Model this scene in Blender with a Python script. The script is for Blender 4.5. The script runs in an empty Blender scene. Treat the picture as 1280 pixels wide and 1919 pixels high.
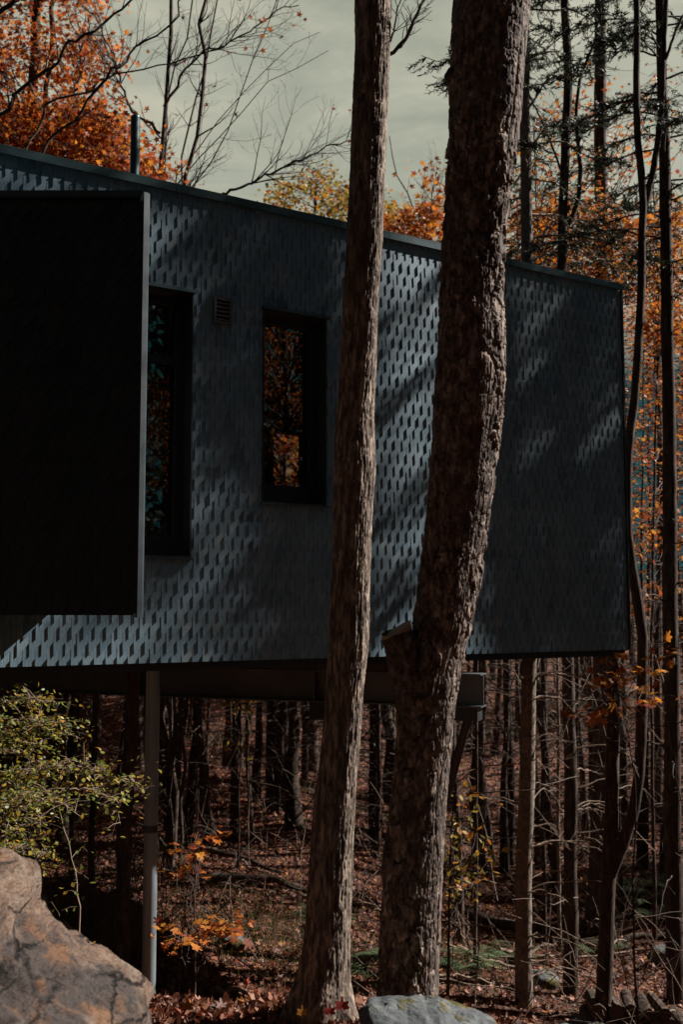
import bpy, math, numpy as np
from mathutils import Vector
R_ = math.radians
C = bpy.context.scene.collection
scene = bpy.context.scene
CAMZ = 2.0
FPX = 2026.0
PITCH = math.atan(181.5 / FPX)

# ------------------------------------------------------------------ camera
cd = bpy.data.cameras.new("camera"); cam = bpy.data.objects.new("camera", cd); C.objects.link(cam)
cam.location = (0, 0, CAMZ); cam.rotation_euler = (math.pi / 2 + PITCH, 0, 0)
cd.sensor_fit = 'VERTICAL'; cd.sensor_height = 36; cd.lens = FPX / 1919 * 36
cd.clip_start = 0.1; cd.clip_end = 2000
cd.dof.use_dof = True; cd.dof.focus_distance = 6.6; cd.dof.aperture_fstop = 3.2
scene.camera = cam
# ------------------------------------------------------------------ light
SUN_BETA, SUN_EL = 18.5, 40.0
sv = Vector((math.cos(R_(SUN_EL)) * math.cos(R_(SUN_BETA)), math.cos(R_(SUN_EL)) * math.sin(R_(SUN_BETA)), math.sin(R_(SUN_EL))))
sl = bpy.data.lights.new("sun", 'SUN'); so = bpy.data.objects.new("sun", sl); C.objects.link(so)
sl.energy = 5.0; sl.angle = R_(0.53); sl.color = (1.0, 0.945, 0.87)
so.rotation_euler = (-sv).to_track_quat('-Z', 'Y').to_euler(); so.location = (20, 8, 20)
scene.view_settings.view_transform = 'Standard'; scene.view_settings.look = 'None'
scene.view_settings.exposure = 1.1; scene.view_settings.gamma = 1.0
scene.cycles.max_bounces = 5; scene.cycles.diffuse_bounces = 2; scene.cycles.glossy_bounces = 3
scene.cycles.transparent_max_bounces = 8; scene.cycles.transmission_bounces = 4


class NT:
    """tiny node-tree helper"""
    def __init__(self, nt):
        self.nt = nt; nt.nodes.clear()
    def n(self, typ, props=None, **ins):
        nd = self.nt.nodes.new(typ)
        for k, v in (props or {}).items():
            setattr(nd, k, v)
        for k, v in ins.items():
            key = int(k[1:]) if k[0] == 'i' and k[1:].isdigit() else k.replace('_', ' ')
            self.set(nd.inputs[key], v)
        return nd
    def set(self, sock, v):
        if isinstance(v, bpy.types.NodeSocket):
            self.nt.links.new(v, sock)
        elif isinstance(v, bpy.types.Node):
            self.nt.links.new(v.outputs[0], sock)
        else:
            if sock.type == 'RGBA' and len(v) == 3:
                v = (*v, 1)
            sock.default_value = v
    def ramp(self, fac, stops, interp='LINEAR'):
        r = self.nt.nodes.new('ShaderNodeValToRGB'); r.color_ramp.interpolation = interp
        el = r.color_ramp.elements
        while len(el) < len(stops): el.new(0.5)
        for e, (p, c) in zip(el, stops):
            e.position = p
            e.color = (*c, 1) if hasattr(c, '__len__') else (c, c, c, 1)
        self.set(r.inputs[0], fac); return r.outputs[0]
    def math(self, op, a, b=0.0, clamp=False):
        nd = self.n('ShaderNodeMath', {'operation': op, 'use_clamp': clamp}); self.set(nd.inputs[0], a); self.set(nd.inputs[1], b); return nd.outputs[0]
    def mix(self, fac, a, b, mode='MIX'):
        nd = self.n('ShaderNodeMix', {'data_type': 'RGBA', 'blend_type': mode})
        self.set(nd.inputs[0], fac); self.set(nd.inputs[6], a); self.set(nd.inputs[7], b); return nd.outputs[2]
    def noise(self, vec, scale, detail=4, rough=0.55, dist=0.0):
        nd = self.n('ShaderNodeTexNoise', Scale=scale, Detail=detail, Roughness=rough, Distortion=dist)
        self.set(nd.inputs['Vector'], vec); return nd.outputs[0]
    def mapping(self, vec, scale=(1, 1, 1), rot=(0, 0, 0)):
        nd = self.n('ShaderNodeMapping'); self.set(nd.inputs[0], vec)
        nd.inputs['Scale'].default_value = scale; nd.inputs['Rotation'].default_value = rot; return nd.outputs[0]
    def pos(self):
        return self.n('ShaderNodeTexCoord').outputs['Object']


# ------------------------------------------------------------------ sky: thin bright overcast ahead, clear blue low down and behind
w = bpy.data.worlds.new("World"); scene.world = w; w.use_nodes = True
t = NT(w.node_tree)
sky = t.n('ShaderNodeTexSky', {'sky_type': 'NISHITA', 'sun_disc': False, 'sun_elevation': R_(SUN_EL), 'sun_rotation': math.atan2(sv.x, sv.y)})
gen = t.n('ShaderNodeTexCoord').outputs['Generated']
sep = t.n('ShaderNodeSeparateXYZ', i0=gen)
blue = t.mix(1.0, sky.outputs[0], (0.085, 0.12, 0.12), 'MULTIPLY')
nz = t.noise(t.mapping(gen, (2.2, 2.2, 5.0)), 2.0, 6, 0.6, 0.3)
nz2 = t.noise(t.mapping(gen, (1.5, 1.5, 6.5), (R_(14), 0, R_(20))), 3.1, 7, 0.62, 0.5)
cl = t.mix(t.ramp(nz, [(0.38, 0.0), (0.64, 1.0)]), (2.5, 2.7, 2.15), (4.5, 4.35, 3.45))
cl = t.mix(t.ramp(nz2, [(0.40, 0.0), (0.66, 0.55)]), cl, (2.25, 2.6, 2.15))
cl = t.mix(t.ramp(sep.outputs[0], [(0.10, 0.0), (0.42, 0.35)]), cl, (3.95, 3.9, 3.2))
front = t.ramp(sep.outputs[1], [(0.35, 0.0), (0.75, 1.0)])
elev = t.ramp(sep.outputs[2], [(0.20, 0.0), (0.26, 1.0)])
fac = t.math('MULTIPLY', front, elev)
low = t.ramp(sep.outputs[2], [(0.24, 1.0), (0.38, 0.0)])
side = t.math('MULTIPLY', low, t.ramp(sep.outputs[0], [(0.55, 0.0), (0.8, 1.0)]))
blue = t.mix(t.math('MULTIPLY', low, front), blue, (.12, .62, .68)); blue = t.mix(side, blue, (.25, 1.15, 1.25))
colr = t.mix(fac, blue, cl)
bg = t.n('ShaderNodeBackground', Strength=0.06, Color=colr)
t.n('ShaderNodeOutputWorld', Surface=bg.outputs[0])


# ------------------------------------------------------------------ helpers
_k = np.array([0, 1.0, 0]); _f = np.array([0, math.cos(PITCH), math.sin(PITCH)]); _u = np.array([0, -math.sin(PITCH), math.cos(PITCH)])
def P(px, py, Y):
    """world point at horizontal distance Y that the photograph shows at (px, py)"""
    r = np.array([1.0, 0, 0]) * (px - 640) / FPX + _u * (959.5 - py) / FPX + _f
    return r / r[1] * Y + np.array([0, 0, CAMZ])

def h3(i, j, k, s):
    n = (i * 374761393 + j * 668265263 + k * 2147483647 % 1000003 * 7919 + s * 1274126177) & 0x7fffffff
    n = ((n ^ (n >> 13)) * 1274126177) & 0x7fffffff
    n = ((n ^ (n >> 15)) * 668265263) & 0x7fffffff
    return ((n ^ (n >> 16)) & 0xffff) / 65535.0
def vnoise(p, s=0):
    p = np.asarray(p, float); i = np.floor(p).astype(np.int64); f = p - i; f = f * f * (3 - 2 * f)
    o = 0
    for a in (0, 1):
        for b in (0, 1):
            for c in (0, 1):
                wgt = (f[:, 0] if a else 1 - f[:, 0]) * (f[:, 1] if b else 1 - f[:, 1]) * (f[:, 2] if c else 1 - f[:, 2])
                o = o + wgt * h3(i[:, 0] + a, i[:, 1] + b, i[:, 2] + c, s)
    return o * 2 - 1
def fbm(p, s=0, oct=4, gain=0.5):
    o = 0; a = 1.0; q = np.asarray(p, float)
    for k in range(oct):
        o = o + a * vnoise(q, s + k); q = q * 2.03 + 7.7; a *= gain
    return o
def smooth(a, b, x):
    t_ = np.clip((np.asarray(x, float) - a) / (b - a), 0, 1); return t_ * t_ * (3 - 2 * t_)

class MB:
    def __init__(self): self.v = []; self.f = []; self.n = 0; self.mi = []
    def add(self, v, f, mi=0):
        v = np.asarray(v, float).reshape(-1, 3)
        if not isinstance(f, np.ndarray):
            by = {}
            for q in f: by.setdefault(len(q), []).append(q)
            fs = [np.array(x) for x in by.values()]
        else: fs = [f]
        self.v.append(v)
        for x in fs: self.f.append(x + self.n); self.mi.append(np.full(len(x), mi))
        self.n += len(v); return self
    def box(self, a, b, fr=None):
        c = np.array([[x, y, z] for z in (a[2], b[2]) for y in (a[1], b[1]) for x in (a[0], b[0])], float)
        if fr: c = np.array([fr(*q) for q in c])
        return self.add(c, np.array([[0, 2, 3, 1], [4, 5, 7, 6], [0, 1, 5, 4], [2, 6, 7, 3], [0, 4, 6, 2], [1, 3, 7, 5]]))
    def tube(self, pts, rad, seg=8, cap=True):
        v, f = tube(pts, rad, seg); self.add(v, f)
        if cap:
            self.add(v[:seg], [list(range(seg))[::-1]]); self.add(v[-seg:], [list(range(seg))])
        return self
    def build(self, name, mats, parent=None, smooth_=False, origin=None):
        me = bpy.data.meshes.new(name)
        if self.v:
            v = np.concatenate(self.v)
            if origin is not None: v = v - np.asarray(origin)
            me.vertices.add(len(v)); me.vertices.foreach_set('co', v.ravel())
            L = np.concatenate([x.ravel() for x in self.f]); T = np.concatenate([np.full(len(x), x.shape[1]) for x in self.f])
            me.loops.add(len(L)); me.loops.foreach_set('vertex_index', L.astype(np.int32))
            me.polygons.add(len(T)); me.polygons.foreach_set('loop_start', (np.cumsum(T) - T).astype(np.int32)); me.polygons.foreach_set('loop_total', T.astype(np.int32))
            me.polygons.foreach_set('material_index', np.concatenate(self.mi).astype(np.int32))
            me.polygons.foreach_set('use_smooth', np.full(len(T), bool(smooth_)))
            me.update(calc_edges=True); me.validate()
        for m in (mats if isinstance(mats, (list, tuple)) else [mats]): me.materials.append(m)
        o = bpy.data.objects.new(name, me); C.objects.link(o)
        if origin is not None and parent is None: o.location = origin
        if parent is not None: o.parent = parent
        return o

def tag(o, label=None, cat=None, group=None, kind=None):
    for k, v in (('label', label), ('category', cat), ('group', group), ('kind', kind)):
        if v: o[k] = v
    return o
def empty(name, loc, label, cat, group=None):
    o = bpy.data.objects.new(name, None); C.objects.link(o); o.location = loc; o.empty_display_size = 0.2
    return tag(o, label, cat, group)
def copy_tree(o, loc, rz, sc, label=None, group=None):
    c = o.copy(); C.objects.link(c); c.location = loc; c.rotation_euler = (0, 0, rz); c.scale = (sc, sc, sc)
    if label: c['label'] = label
    if group: c['group'] = group
    for ch in o.children:
        d = ch.copy(); C.objects.link(d); d.parent = c
    return c

def frames(pts):
    d = np.gradient(pts, axis=0); d /= np.linalg.norm(d, axis=1)[:, None] + 1e-9
    ref = np.tile([0.0, 1.0, 0.0], (len(pts), 1)); ref[np.abs(d[:, 1]) > 0.9] = [1, 0, 0]
    a = np.cross(ref, d); a /= np.linalg.norm(a, axis=1)[:, None]; b = np.cross(d, a); return d, a, b
def tube(pts, rad, seg=8):
    pts = np.asarray(pts, float); n = len(pts); rad = np.broadcast_to(rad, (n,))
    d, a, b = frames(pts); th = np.arange(seg) / seg * 2 * math.pi
    v = pts[:, None] + rad[:, None, None] * (np.cos(th)[None, :, None] * a[:, None] + np.sin(th)[None, :, None] * b[:, None])
    i = np.arange(n - 1)[:, None] * seg; j = np.arange(seg)[None]; k = (j + 1) % seg
    f = np.stack([i + j, i + k, i + seg + k, i + seg + j], -1).reshape(-1, 4)
    return v.reshape(-1, 3), f
def spline(ctrl, n):
    c = np.asarray(ctrl, float); m = len(c)
    if m == 2: return c[0] + (c[1] - c[0]) * np.linspace(0, 1, n)[:, None]
    u = np.concatenate([[0], np.cumsum(np.maximum(np.linalg.norm(np.diff(c[:, :3], axis=0), axis=1), 1e-6))])
    sl_ = np.diff(c, axis=0) / np.diff(u)[:, None]; tg = np.empty_like(c); tg[0] = sl_[0]; tg[-1] = sl_[-1]
    w0 = np.diff(u)[1:, None]; w1 = np.diff(u)[:-1, None]; tg[1:-1] = (sl_[:-1] * w0 + sl_[1:] * w1) / (w0 + w1)
    x = np.linspace(0, u[-1], n); i = np.clip(np.searchsorted(u, x, side='right') - 1, 0, m - 2); h = (u[i + 1] - u[i])[:, None]; f = ((x - u[i]) / (u[i + 1] - u[i]))[:, None]
    return (2 * f ** 3 - 3 * f ** 2 + 1) * c[i] + (f ** 3 - 2 * f ** 2 + f) * h * tg[i] + (-2 * f ** 3 + 3 * f ** 2) * c[i + 1] + (f ** 3 - f ** 2) * h * tg[i + 1]

KITE = np.array([[0, 0, 0], [.36, .42, .10], [0, 1, -.05], [-.36, .42, .10]])
OVAL = np.array([[0, 0, 0], [.2, .2, .05], [.3, .45, .08], [.18, .78, .03], [0, 1, -.06], [-.18, .78, .03], [-.3, .45, .08], [-.2, .2, .05]])
_mr = [(-90, .10), (-62, .42), (-48, .30), (-14, .55), (-2, .95 * .62), (14, .42), (34, .62), (46, .66), (58, .46), (70, .38), (82, .72), (90, .80), (98, .72), (110, .38), (122, .46), (134, .66), (146, .62), (166, .42), (182, .59), (194, .55), (228, .30), (242, .42)]
MAPLE = np.array([[r * math.cos(R_(a)), r * math.sin(R_(a)) + .25, .18 * abs(math.cos(R_(a))) * r] for a, r in _mr])
STAR = np.array([[r * math.cos(R_(a)), r * math.sin(R_(a)) + .2, .2 * abs(math.cos(R_(a))) * r] for a, r in
                 [(-90, .22), (-30, .5), (5, .3), (35, .72), (62, .36), (90, .85), (118, .36), (145, .72), (175, .3), (210, .5)]])
NEEDLE = np.array([[-.1, 0, 0], [.1, 0, 0], [.06, 1, 0], [-.06, 1, 0]])
def leaves(mb, pos, size, rng, shape=KITE, flat=0.8, curl=1.0, droop=0.0, mi=0):
    pos = np.asarray(pos); n = len(pos)
    if not n: return
    nz_ = rng.normal(size=(n, 3)); nz_[:, 2] += flat * 2.2 * np.sign(flat + 1e-9)
    nz_ /= np.linalg.norm(nz_, axis=1)[:, None]
    tt = rng.normal(size=(n, 3)); tt[:, 2] -= droop * 2
    tt -= (tt * nz_).sum(1)[:, None] * nz_; tt /= np.linalg.norm(tt, axis=1)[:, None] + 1e-9
    bb = np.cross(tt, nz_)
    size = np.broadcast_to(size, (n,)); cu = rng.uniform(-1, 1.6, n) * curl; wx = rng.uniform(.75, 1.1, n)
    s = shape
    v = pos[:, None] + size[:, None, None] * (s[None, :, 0, None] * wx[:, None, None] * bb[:, None] + s[None, :, 1, None] * tt[:, None] + s[None, :, 2, None] * cu[:, None, None] * nz_[:, None])
    k = len(s); mb.add(v, np.arange(n * k).reshape(n, k), mi)


# ------------------------------------------------------------------ materials
MATS = {}
def new_mat(name):
    m = bpy.data.materials.new(name); m.use_nodes = True; MATS[name] = m; return m, NT(m.node_tree)
def finish(t_, sh): t_.n('ShaderNodeOutputMaterial', Surface=sh)
def plain(name, col, rough=0.5, metal=0.0, var=0.25, scale=6.0, spec=0.5, bump=0.0, stretch=(1, 1, 1)):
    m, t_ = new_mat(name); p = t_.mapping(t_.pos(), stretch)
    nz_ = t_.noise(p, scale, 6, 0.6)
    c = t_.mix(t_.ramp(nz_, [(.3, 0.0), (.7, 1.0)]), tuple(x * (1 - var) for x in col), tuple(min(1, x * (1 + var)) for x in col))
    b = t_.n('ShaderNodeBsdfPrincipled', Base_Color=c, Metallic=metal)
    t_.set(b.inputs['Roughness'], t_.ramp(nz_, [(.3, max(0, rough - .08)), (.7, min(1, rough + .08))])); b.inputs['Specular IOR Level'].default_value = spec
    if bump: t_.set(b.inputs['Normal'], t_.n('ShaderNodeBump', Strength=bump, Distance=0.01, Height=t_.noise(p, scale * 6, 5)).outputs[0])
    finish(t_, b.outputs[0]); return m
def leaf_mat(name, stops, trans=0.4, rough=0.55):
    m, t_ = new_mat(name); g = t_.n('ShaderNodeNewGeometry')
    c = t_.ramp(g.outputs['Random Per Island'], stops)
    nz_ = t_.noise(t_.pos(), 30.0, 3)
    c = t_.mix(t_.ramp(nz_, [(.35, 0.0), (.7, .35)]), c, (.08, .03, .012))
    b = t_.n('ShaderNodeBsdfPrincipled', Base_Color=c, Roughness=rough); b.inputs['Specular IOR Level'].default_value = .3
    tr = t_.n('ShaderNodeBsdfTranslucent', Color=c)
    mx = t_.n('ShaderNodeMixShader', i0=trans, i1=b.outputs[0], i2=tr.outputs[0]); finish(t_, mx.outputs[0]); return m
def bark_mat(name, c0, c1, c2, sc=14.0, stretch=(1, 1, .16), bump=.7, moss=None, dist=.012, plate=False):
    m, t_ = new_mat(name); p0 = t_.pos(); p = t_.mapping(p0, stretch)
    a = t_.noise(p, sc, 8, .65, .4); b_ = t_.noise(p0, 2.3, 5, .6)
    c = t_.ramp(a, [(.36, c0), (.5, c1), (.64, c2)])
    c = t_.mix(t_.ramp(b_, [(.42, 0.0), (.66, .6)]), c, tuple(x * .45 for x in c1))
    lich = t_.ramp(t_.noise(p0, 9.0, 6, .7), [(.62, 0.0), (.70, .5)])
    c = t_.mix(lich, c, tuple(min(1, x * 1.5 + .01) for x in c2))
    if plate:
        at = t_.n('ShaderNodeAttribute', {'attribute_name': 'plate_tone'}).outputs['Fac']
        c = t_.mix(.8, c, t_.ramp(at, [(.1, (.30, .28, .28)), (.35, (.70, .56, .50)), (.5, (.62, .60, .62)), (.7, (1, .92, .86)), (.9, (1.5, 1.4, 1.3))]), 'MULTIPLY')
    if moss:
        mm = t_.ramp(t_.noise(p0, moss[1], 5, .6), [(moss[2], 0.0), (moss[2] + .1, .85)])
        c = t_.mix(mm, c, moss[0])
    b = t_.n('ShaderNodeBsdfPrincipled', Base_Color=c, Roughness=.9); b.inputs['Specular IOR Level'].default_value = .2
    t_.set(b.inputs['Normal'], t_.n('ShaderNodeBump', Strength=bump, Distance=dist, Height=a).outputs[0])
    finish(t_, b.outputs[0]); return m

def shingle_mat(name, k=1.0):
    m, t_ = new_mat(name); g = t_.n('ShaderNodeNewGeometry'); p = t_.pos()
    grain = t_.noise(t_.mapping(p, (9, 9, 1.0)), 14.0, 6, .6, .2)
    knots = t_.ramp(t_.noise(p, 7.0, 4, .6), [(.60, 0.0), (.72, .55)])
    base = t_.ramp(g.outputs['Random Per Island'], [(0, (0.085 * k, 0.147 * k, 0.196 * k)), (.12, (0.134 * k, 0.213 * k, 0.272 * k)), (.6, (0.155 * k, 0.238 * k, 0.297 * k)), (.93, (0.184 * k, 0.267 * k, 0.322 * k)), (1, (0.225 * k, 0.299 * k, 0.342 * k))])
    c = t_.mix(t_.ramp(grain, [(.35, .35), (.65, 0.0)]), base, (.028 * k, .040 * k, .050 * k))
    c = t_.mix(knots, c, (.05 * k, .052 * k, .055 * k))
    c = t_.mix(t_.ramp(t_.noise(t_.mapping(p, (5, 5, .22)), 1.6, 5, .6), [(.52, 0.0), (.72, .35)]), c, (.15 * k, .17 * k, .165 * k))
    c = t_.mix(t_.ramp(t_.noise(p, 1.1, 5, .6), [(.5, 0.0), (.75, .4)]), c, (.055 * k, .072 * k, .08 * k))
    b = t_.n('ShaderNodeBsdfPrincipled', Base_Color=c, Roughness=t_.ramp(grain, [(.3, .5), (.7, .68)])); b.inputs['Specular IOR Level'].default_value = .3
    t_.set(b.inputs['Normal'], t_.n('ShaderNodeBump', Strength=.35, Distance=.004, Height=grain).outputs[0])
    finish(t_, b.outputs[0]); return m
shingle = shingle_mat('shingle_stain'); shingle_shaded = shingle_mat('shingle_bay_shaded', .15)  # bay copy is darkened: its shade is put into the colour
black = plain('black_paint', (.012, .014, .016), .5, 0, .3, 5)
trimm = plain('trim_metal', (.045, .085, .095), .38, .3, .25, 3)
trim2 = plain('corner_metal', (.034, .046, .053), .45, .2, .25, 5)
flue_m = plain('flue_paint', (.02, .05, .058), .4, .2, .2, 4)
steel = plain('steel_beam', (.085, .092, .098), .42, .35, .4, 2.5)
galv = plain('galvanised', (.185, .21, .23), .36, .3, .35, 5, stretch=(1, 1, .25))
wood_in = plain('interior_wood', (.30, .17, .08), .5, 0, .3, 5, stretch=(1, 1, .1))
cloth = plain('curtain_cloth', (.42, .26, .10), .8, 0, .3, 3, stretch=(1, 1, .1))
end_grain = plain('cut_wood', (.30, .20, .13), .8, 0, .4, 18, bump=.4)
log_end = plain('log_cut', (.075, .04, .026), .85, 0, .5, 18, bump=.4)

def glass_mat():
    m, t_ = new_mat('window_glass')
    fr = t_.n('ShaderNodeFresnel', IOR=1.6)
    tr = t_.n('ShaderNodeBsdfTransparent', Color=(.75, .8, .8))
    gl = t_.n('ShaderNodeBsdfGlossy', Roughness=.008, Color=(.9, .95, .95))
    f = t_.math('ADD', t_.math('MULTIPLY', fr, .9), .02)
    mx = t_.n('ShaderNodeMixShader', i0=f, i1=tr.outputs[0], i2=gl.outputs[0]); finish(t_, mx.outputs[0]); return m
glass = glass_mat()

barkA = bark_mat('maple_bark', (.042, .031, .026), (.155, .117, .095), (.45, .355, .28), 42, (1, 1, .22), .9, ((.085, .05, .012), 1.6, .66))
barkB = bark_mat('plate_bark', (.05, .04, .035), (.16, .128, .11), (.43, .36, .31), 34, (1, 1, .5), .7, ((.055, .032, .016), 1.5, .62), .005, True)
barkP = bark_mat('spruce_bark', (.10, .075, .06), (.19, .15, .12), (.30, .25, .20), 30, (1, 1, .6), .6)
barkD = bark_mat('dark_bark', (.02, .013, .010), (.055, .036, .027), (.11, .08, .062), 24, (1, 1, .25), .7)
barkF = bark_mat('forest_bark', (.03, .02, .016), (.075, .052, .04), (.14, .105, .085), 20, (1, 1, .3), .6)
twig_m = plain('dry_twig', (.20, .14, .10), .85, 0, .45, 12)
twig_d = plain('dark_twig', (.045, .033, .03), .85, 0, .4, 12)
dry_m = plain('dry_stalk', (.13, .08, .05), .85, 0, .5, 4)

orange = leaf_mat('orange_leaf', [(0, (.20, .035, .018)), (.2, (.36, .08, .022)), (.5, (.54, .17, .022)), (.8, (.58, .26, .03)), (1, (.28, .07, .03))], .45)
redor = leaf_mat('red_orange_leaf', [(0, (.20, .035, .016)), (.3, (.42, .075, .018)), (.62, (.56, .15, .02)), (.85, (.66, .25, .025)), (1, (.26, .05, .02))], .5)
yellowg = leaf_mat('yellow_green_leaf', [(0, (.06, .09, .025)), (.3, (.13, .17, .03)), (.6, (.25, .25, .035)), (.85, (.38, .28, .03)), (1, (.42, .20, .03))], .4, .45)
yelor = leaf_mat('yellow_orange_leaf', [(0, (.10, .11, .02)), (.3, (.28, .22, .03)), (.65, (.45, .26, .03)), (1, (.48, .14, .02))], .4)
litter = leaf_mat('litter_leaf', [(0, (.05, .022, .016)), (.3, (.12, .042, .024)), (.55, (.20, .068, .036)), (.76, (.28, .115, .065)), (.88, (.36, .18, .12)), (.95, (.28, .04, .018)), (1, (.44, .20, .03))], .1, .6)
needle = leaf_mat('needle_green', [(0, (.014, .032, .022)), (.5, (.026, .055, .036)), (.9, (.04, .07, .04)), (1, (.08, .06, .03))], .2)
fern_m = leaf_mat('fern_green', [(0, (.03, .065, .03)), (.6, (.06, .10, .045)), (1, (.12, .13, .05))], .3)
darkleaf = leaf_mat('sparse_leaf', [(0, (.14, .03, .016)), (.5, (.26, .06, .02)), (1, (.42, .12, .02))], .4)
grass_m = leaf_mat('grass_blade', [(0, (.04, .055, .018)), (.6, (.08, .09, .025)), (1, (.16, .13, .05))], .3)

def ground_mat():
    m, t_ = new_mat('leaf_litter_ground'); p = t_.pos()
    v = t_.n('ShaderNodeTexVoronoi', Scale=17.0, Randomness=1.0); t_.set(v.inputs['Vector'], t_.mapping(p, (1, 1, .6)))
    hs = t_.n('ShaderNodeSeparateColor', i0=v.outputs['Color']).outputs[0]
    c = t_.ramp(hs, [(0, (.035, .018, .013)), (.35, (.09, .031, .019)), (.65, (.15, .052, .029)), (.9, (.22, .088, .052)), (1, (.30, .12, .04))])
    c = t_.mix(t_.ramp(t_.noise(p, .55, 5, .6), [(.42, 0.0), (.62, .75)]), c, (.03, .018, .012))
    gm = t_.ramp(t_.noise(p, .35, 4, .55), [(.57, 0.0), (.66, .7)])
    c = t_.mix(gm, c, (.028, .034, .012))
    b = t_.n('ShaderNodeBsdfPrincipled', Base_Color=c, Roughness=.85); b.inputs['Specular IOR Level'].default_value = .2
    hgt = t_.math('ADD', v.outputs['Distance'], t_.noise(p, 9, 5))
    t_.set(b.inputs['Normal'], t_.n('ShaderNodeBump', Strength=1.0, Distance=.05, Height=hgt).outputs[0])
    finish(t_, b.outputs[0]); return m

def sandstone_mat():
    m, t_ = new_mat('sandstone'); p = t_.pos()
    r0 = t_.mapping(p, (1, 1, 1), (0, R_(26), 0)); w1 = t_.mix(.10, r0, t_.n('ShaderNodeTexNoise', Scale=3.0, Detail=8, Roughness=.65).outputs[1], 'ADD')
    lay = t_.noise(t_.mapping(w1, (.9, 1.6, 4.2)), 2.6, 10, .68, .5)       # tilted beds
    fine = t_.noise(t_.mapping(w1, (2.0, 3.0, 11.0)), 5.0, 8, .7, .3)
    blot = t_.noise(w1, 2.2, 8, .62, .4); grit = t_.noise(p, 70.0, 5, .7)
    c = t_.ramp(lay, [(.30, (.05, .036, .03)), (.40, (.15, .095, .07)), (.47, (.22, .135, .092)), (.53, (.27, .185, .135)), (.60, (.235, .175, .14)), (.72, (.17, .145, .125))])
    c = t_.mix(t_.ramp(blot, [(.47, 0.0), (.56, .85)]), c, (.048, .040, .040))
    c = t_.mix(t_.ramp(t_.noise(w1, 3.6, 7, .6), [(.56, 0.0), (.63, .6)]), c, (.27, .125, .055))
    c = t_.mix(t_.ramp(fine, [(.36, .85), (.46, 0.0)]), c, (.025, .02, .019))
    c = t_.mix(t_.ramp(grit, [(.4, .35), (.6, 0.0)]), c, (.06, .05, .045))
    vo = t_.n('ShaderNodeTexVoronoi', {'feature': 'DISTANCE_TO_EDGE'}, Scale=2.3, Randomness=1.0); t_.set(vo.inputs['Vector'], t_.mapping(t_.mix(.16, r0, t_.n('ShaderNodeTexNoise', Scale=4.5, Detail=9, Roughness=.7).outputs[1], 'ADD'), (.8, 1.2, 3.4)))
    crack = t_.ramp(vo.outputs[0], [(.0, 1.0), (.022, .55), (.05, 0.0)]); gate = t_.ramp(t_.noise(p, 2.4, 5, .6), [(.44, 0.0), (.56, 1.0)]); crack = t_.math('MULTIPLY', crack, gate)
    c = t_.mix(crack, c, (.018, .014, .013))
    b = t_.n('ShaderNodeBsdfPrincipled', Base_Color=c, Roughness=.88); b.inputs['Specular IOR Level'].default_value = .25
    hgt = t_.math('SUBTRACT', t_.math('ADD', t_.math('MULTIPLY', fine, 1.2), t_.math('ADD', lay, t_.math('MULTIPLY', grit, .25))), t_.math('MULTIPLY', crack, 1.4))
    t_.set(b.inputs['Normal'], t_.n('ShaderNodeBump', Strength=1.0, Distance=.03, Height=hgt).outputs[0])
    finish(t_, b.outputs[0]); return m
def greyrock_mat():
    m, t_ = new_mat('grey_rock'); p = t_.pos()
    a = t_.noise(p, 5, 9, .7, .3); d = t_.noise(p, 34, 6, .7)
    c = t_.ramp(a, [(.3, (.035, .038, .042)), (.5, (.095, .105, .11)), (.7, (.18, .195, .195))])
    c = t_.mix(t_.ramp(d, [(.42, .6), (.55, 0.0)]), c, (.05, .05, .055))
    nrm = t_.n('ShaderNodeSeparateXYZ', i0=t_.n('ShaderNodeNewGeometry').outputs['Normal'])
    mz = t_.ramp(t_.noise(p, 4.2, 5, .6, .3), [(.50, 0.0), (.57, 1.0)])
    mcol = t_.ramp(d, [(.3, (.02, .022, .006)), (.5, (.06, .05, .009)), (.7, (.125, .09, .014))])
    c = t_.mix(mz, c, mcol)
    b = t_.n('ShaderNodeBsdfPrincipled', Base_Color=c, Roughness=.85); b.inputs['Specular IOR Level'].default_value = .25
    t_.set(b.inputs['Normal'], t_.n('ShaderNodeBump', Strength=.7, Distance=.02, Height=t_.math('ADD', d, mz)).outputs[0])
    finish(t_, b.outputs[0]); return m

# ------------------------------------------------------------------ terrain
def ground(X, Y):
    X = np.asarray(X, float); Y = np.asarray(Y, float)
    ye = 5.42 - 2.5 * smooth(.45, 1.7, X)
    low = -1.25 - .85 * smooth(-2.2, 2.6, X)
    g = low * smooth(0, 3.1, Y - ye)
    g = g + 2.9 * smooth(17, 58, Y) + 6 * smooth(55, 200, Y)
    p = np.stack([X * .35, Y * .35, X * 0], -1).reshape(-1, 3)
    q = np.stack([X * 1.3, Y * 1.3, X * 0 + 3], -1).reshape(-1, 3)
    amp = .05 + .22 * smooth(7, 16, Y)
    return g + (vnoise(p, 5).reshape(X.shape) * amp * 1.3 + vnoise(q, 6).reshape(X.shape) * amp * .35)
def gz(x, y): return float(ground(np.array([x]), np.array([y]))[0])
gx = np.sinh(np.linspace(-1, 1, 260) * 4.3) / math.sinh(4.3) * 160
gy = np.concatenate([-np.sinh(np.linspace(1, 0, 60) * 3.5)[:-1] / math.sinh(3.5) * 90, np.sinh(np.linspace(0, 1, 300) * 3.2) / math.sinh(3.2) * 260])
GX, GY = np.meshgrid(gx, gy); GZ = ground(GX, GY)
ni, nj = GX.shape; ii = np.arange(ni - 1)[:, None] * nj; jj = np.arange(nj - 1)[None]
gm = MB().add(np.stack([GX, GY, GZ], -1), np.stack([ii + jj, ii + jj + 1, ii + nj + jj + 1, ii + nj + jj], -1).reshape(-1, 4))
tag(gm.build('ground', ground_mat(), smooth_=True), kind='structure')

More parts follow.
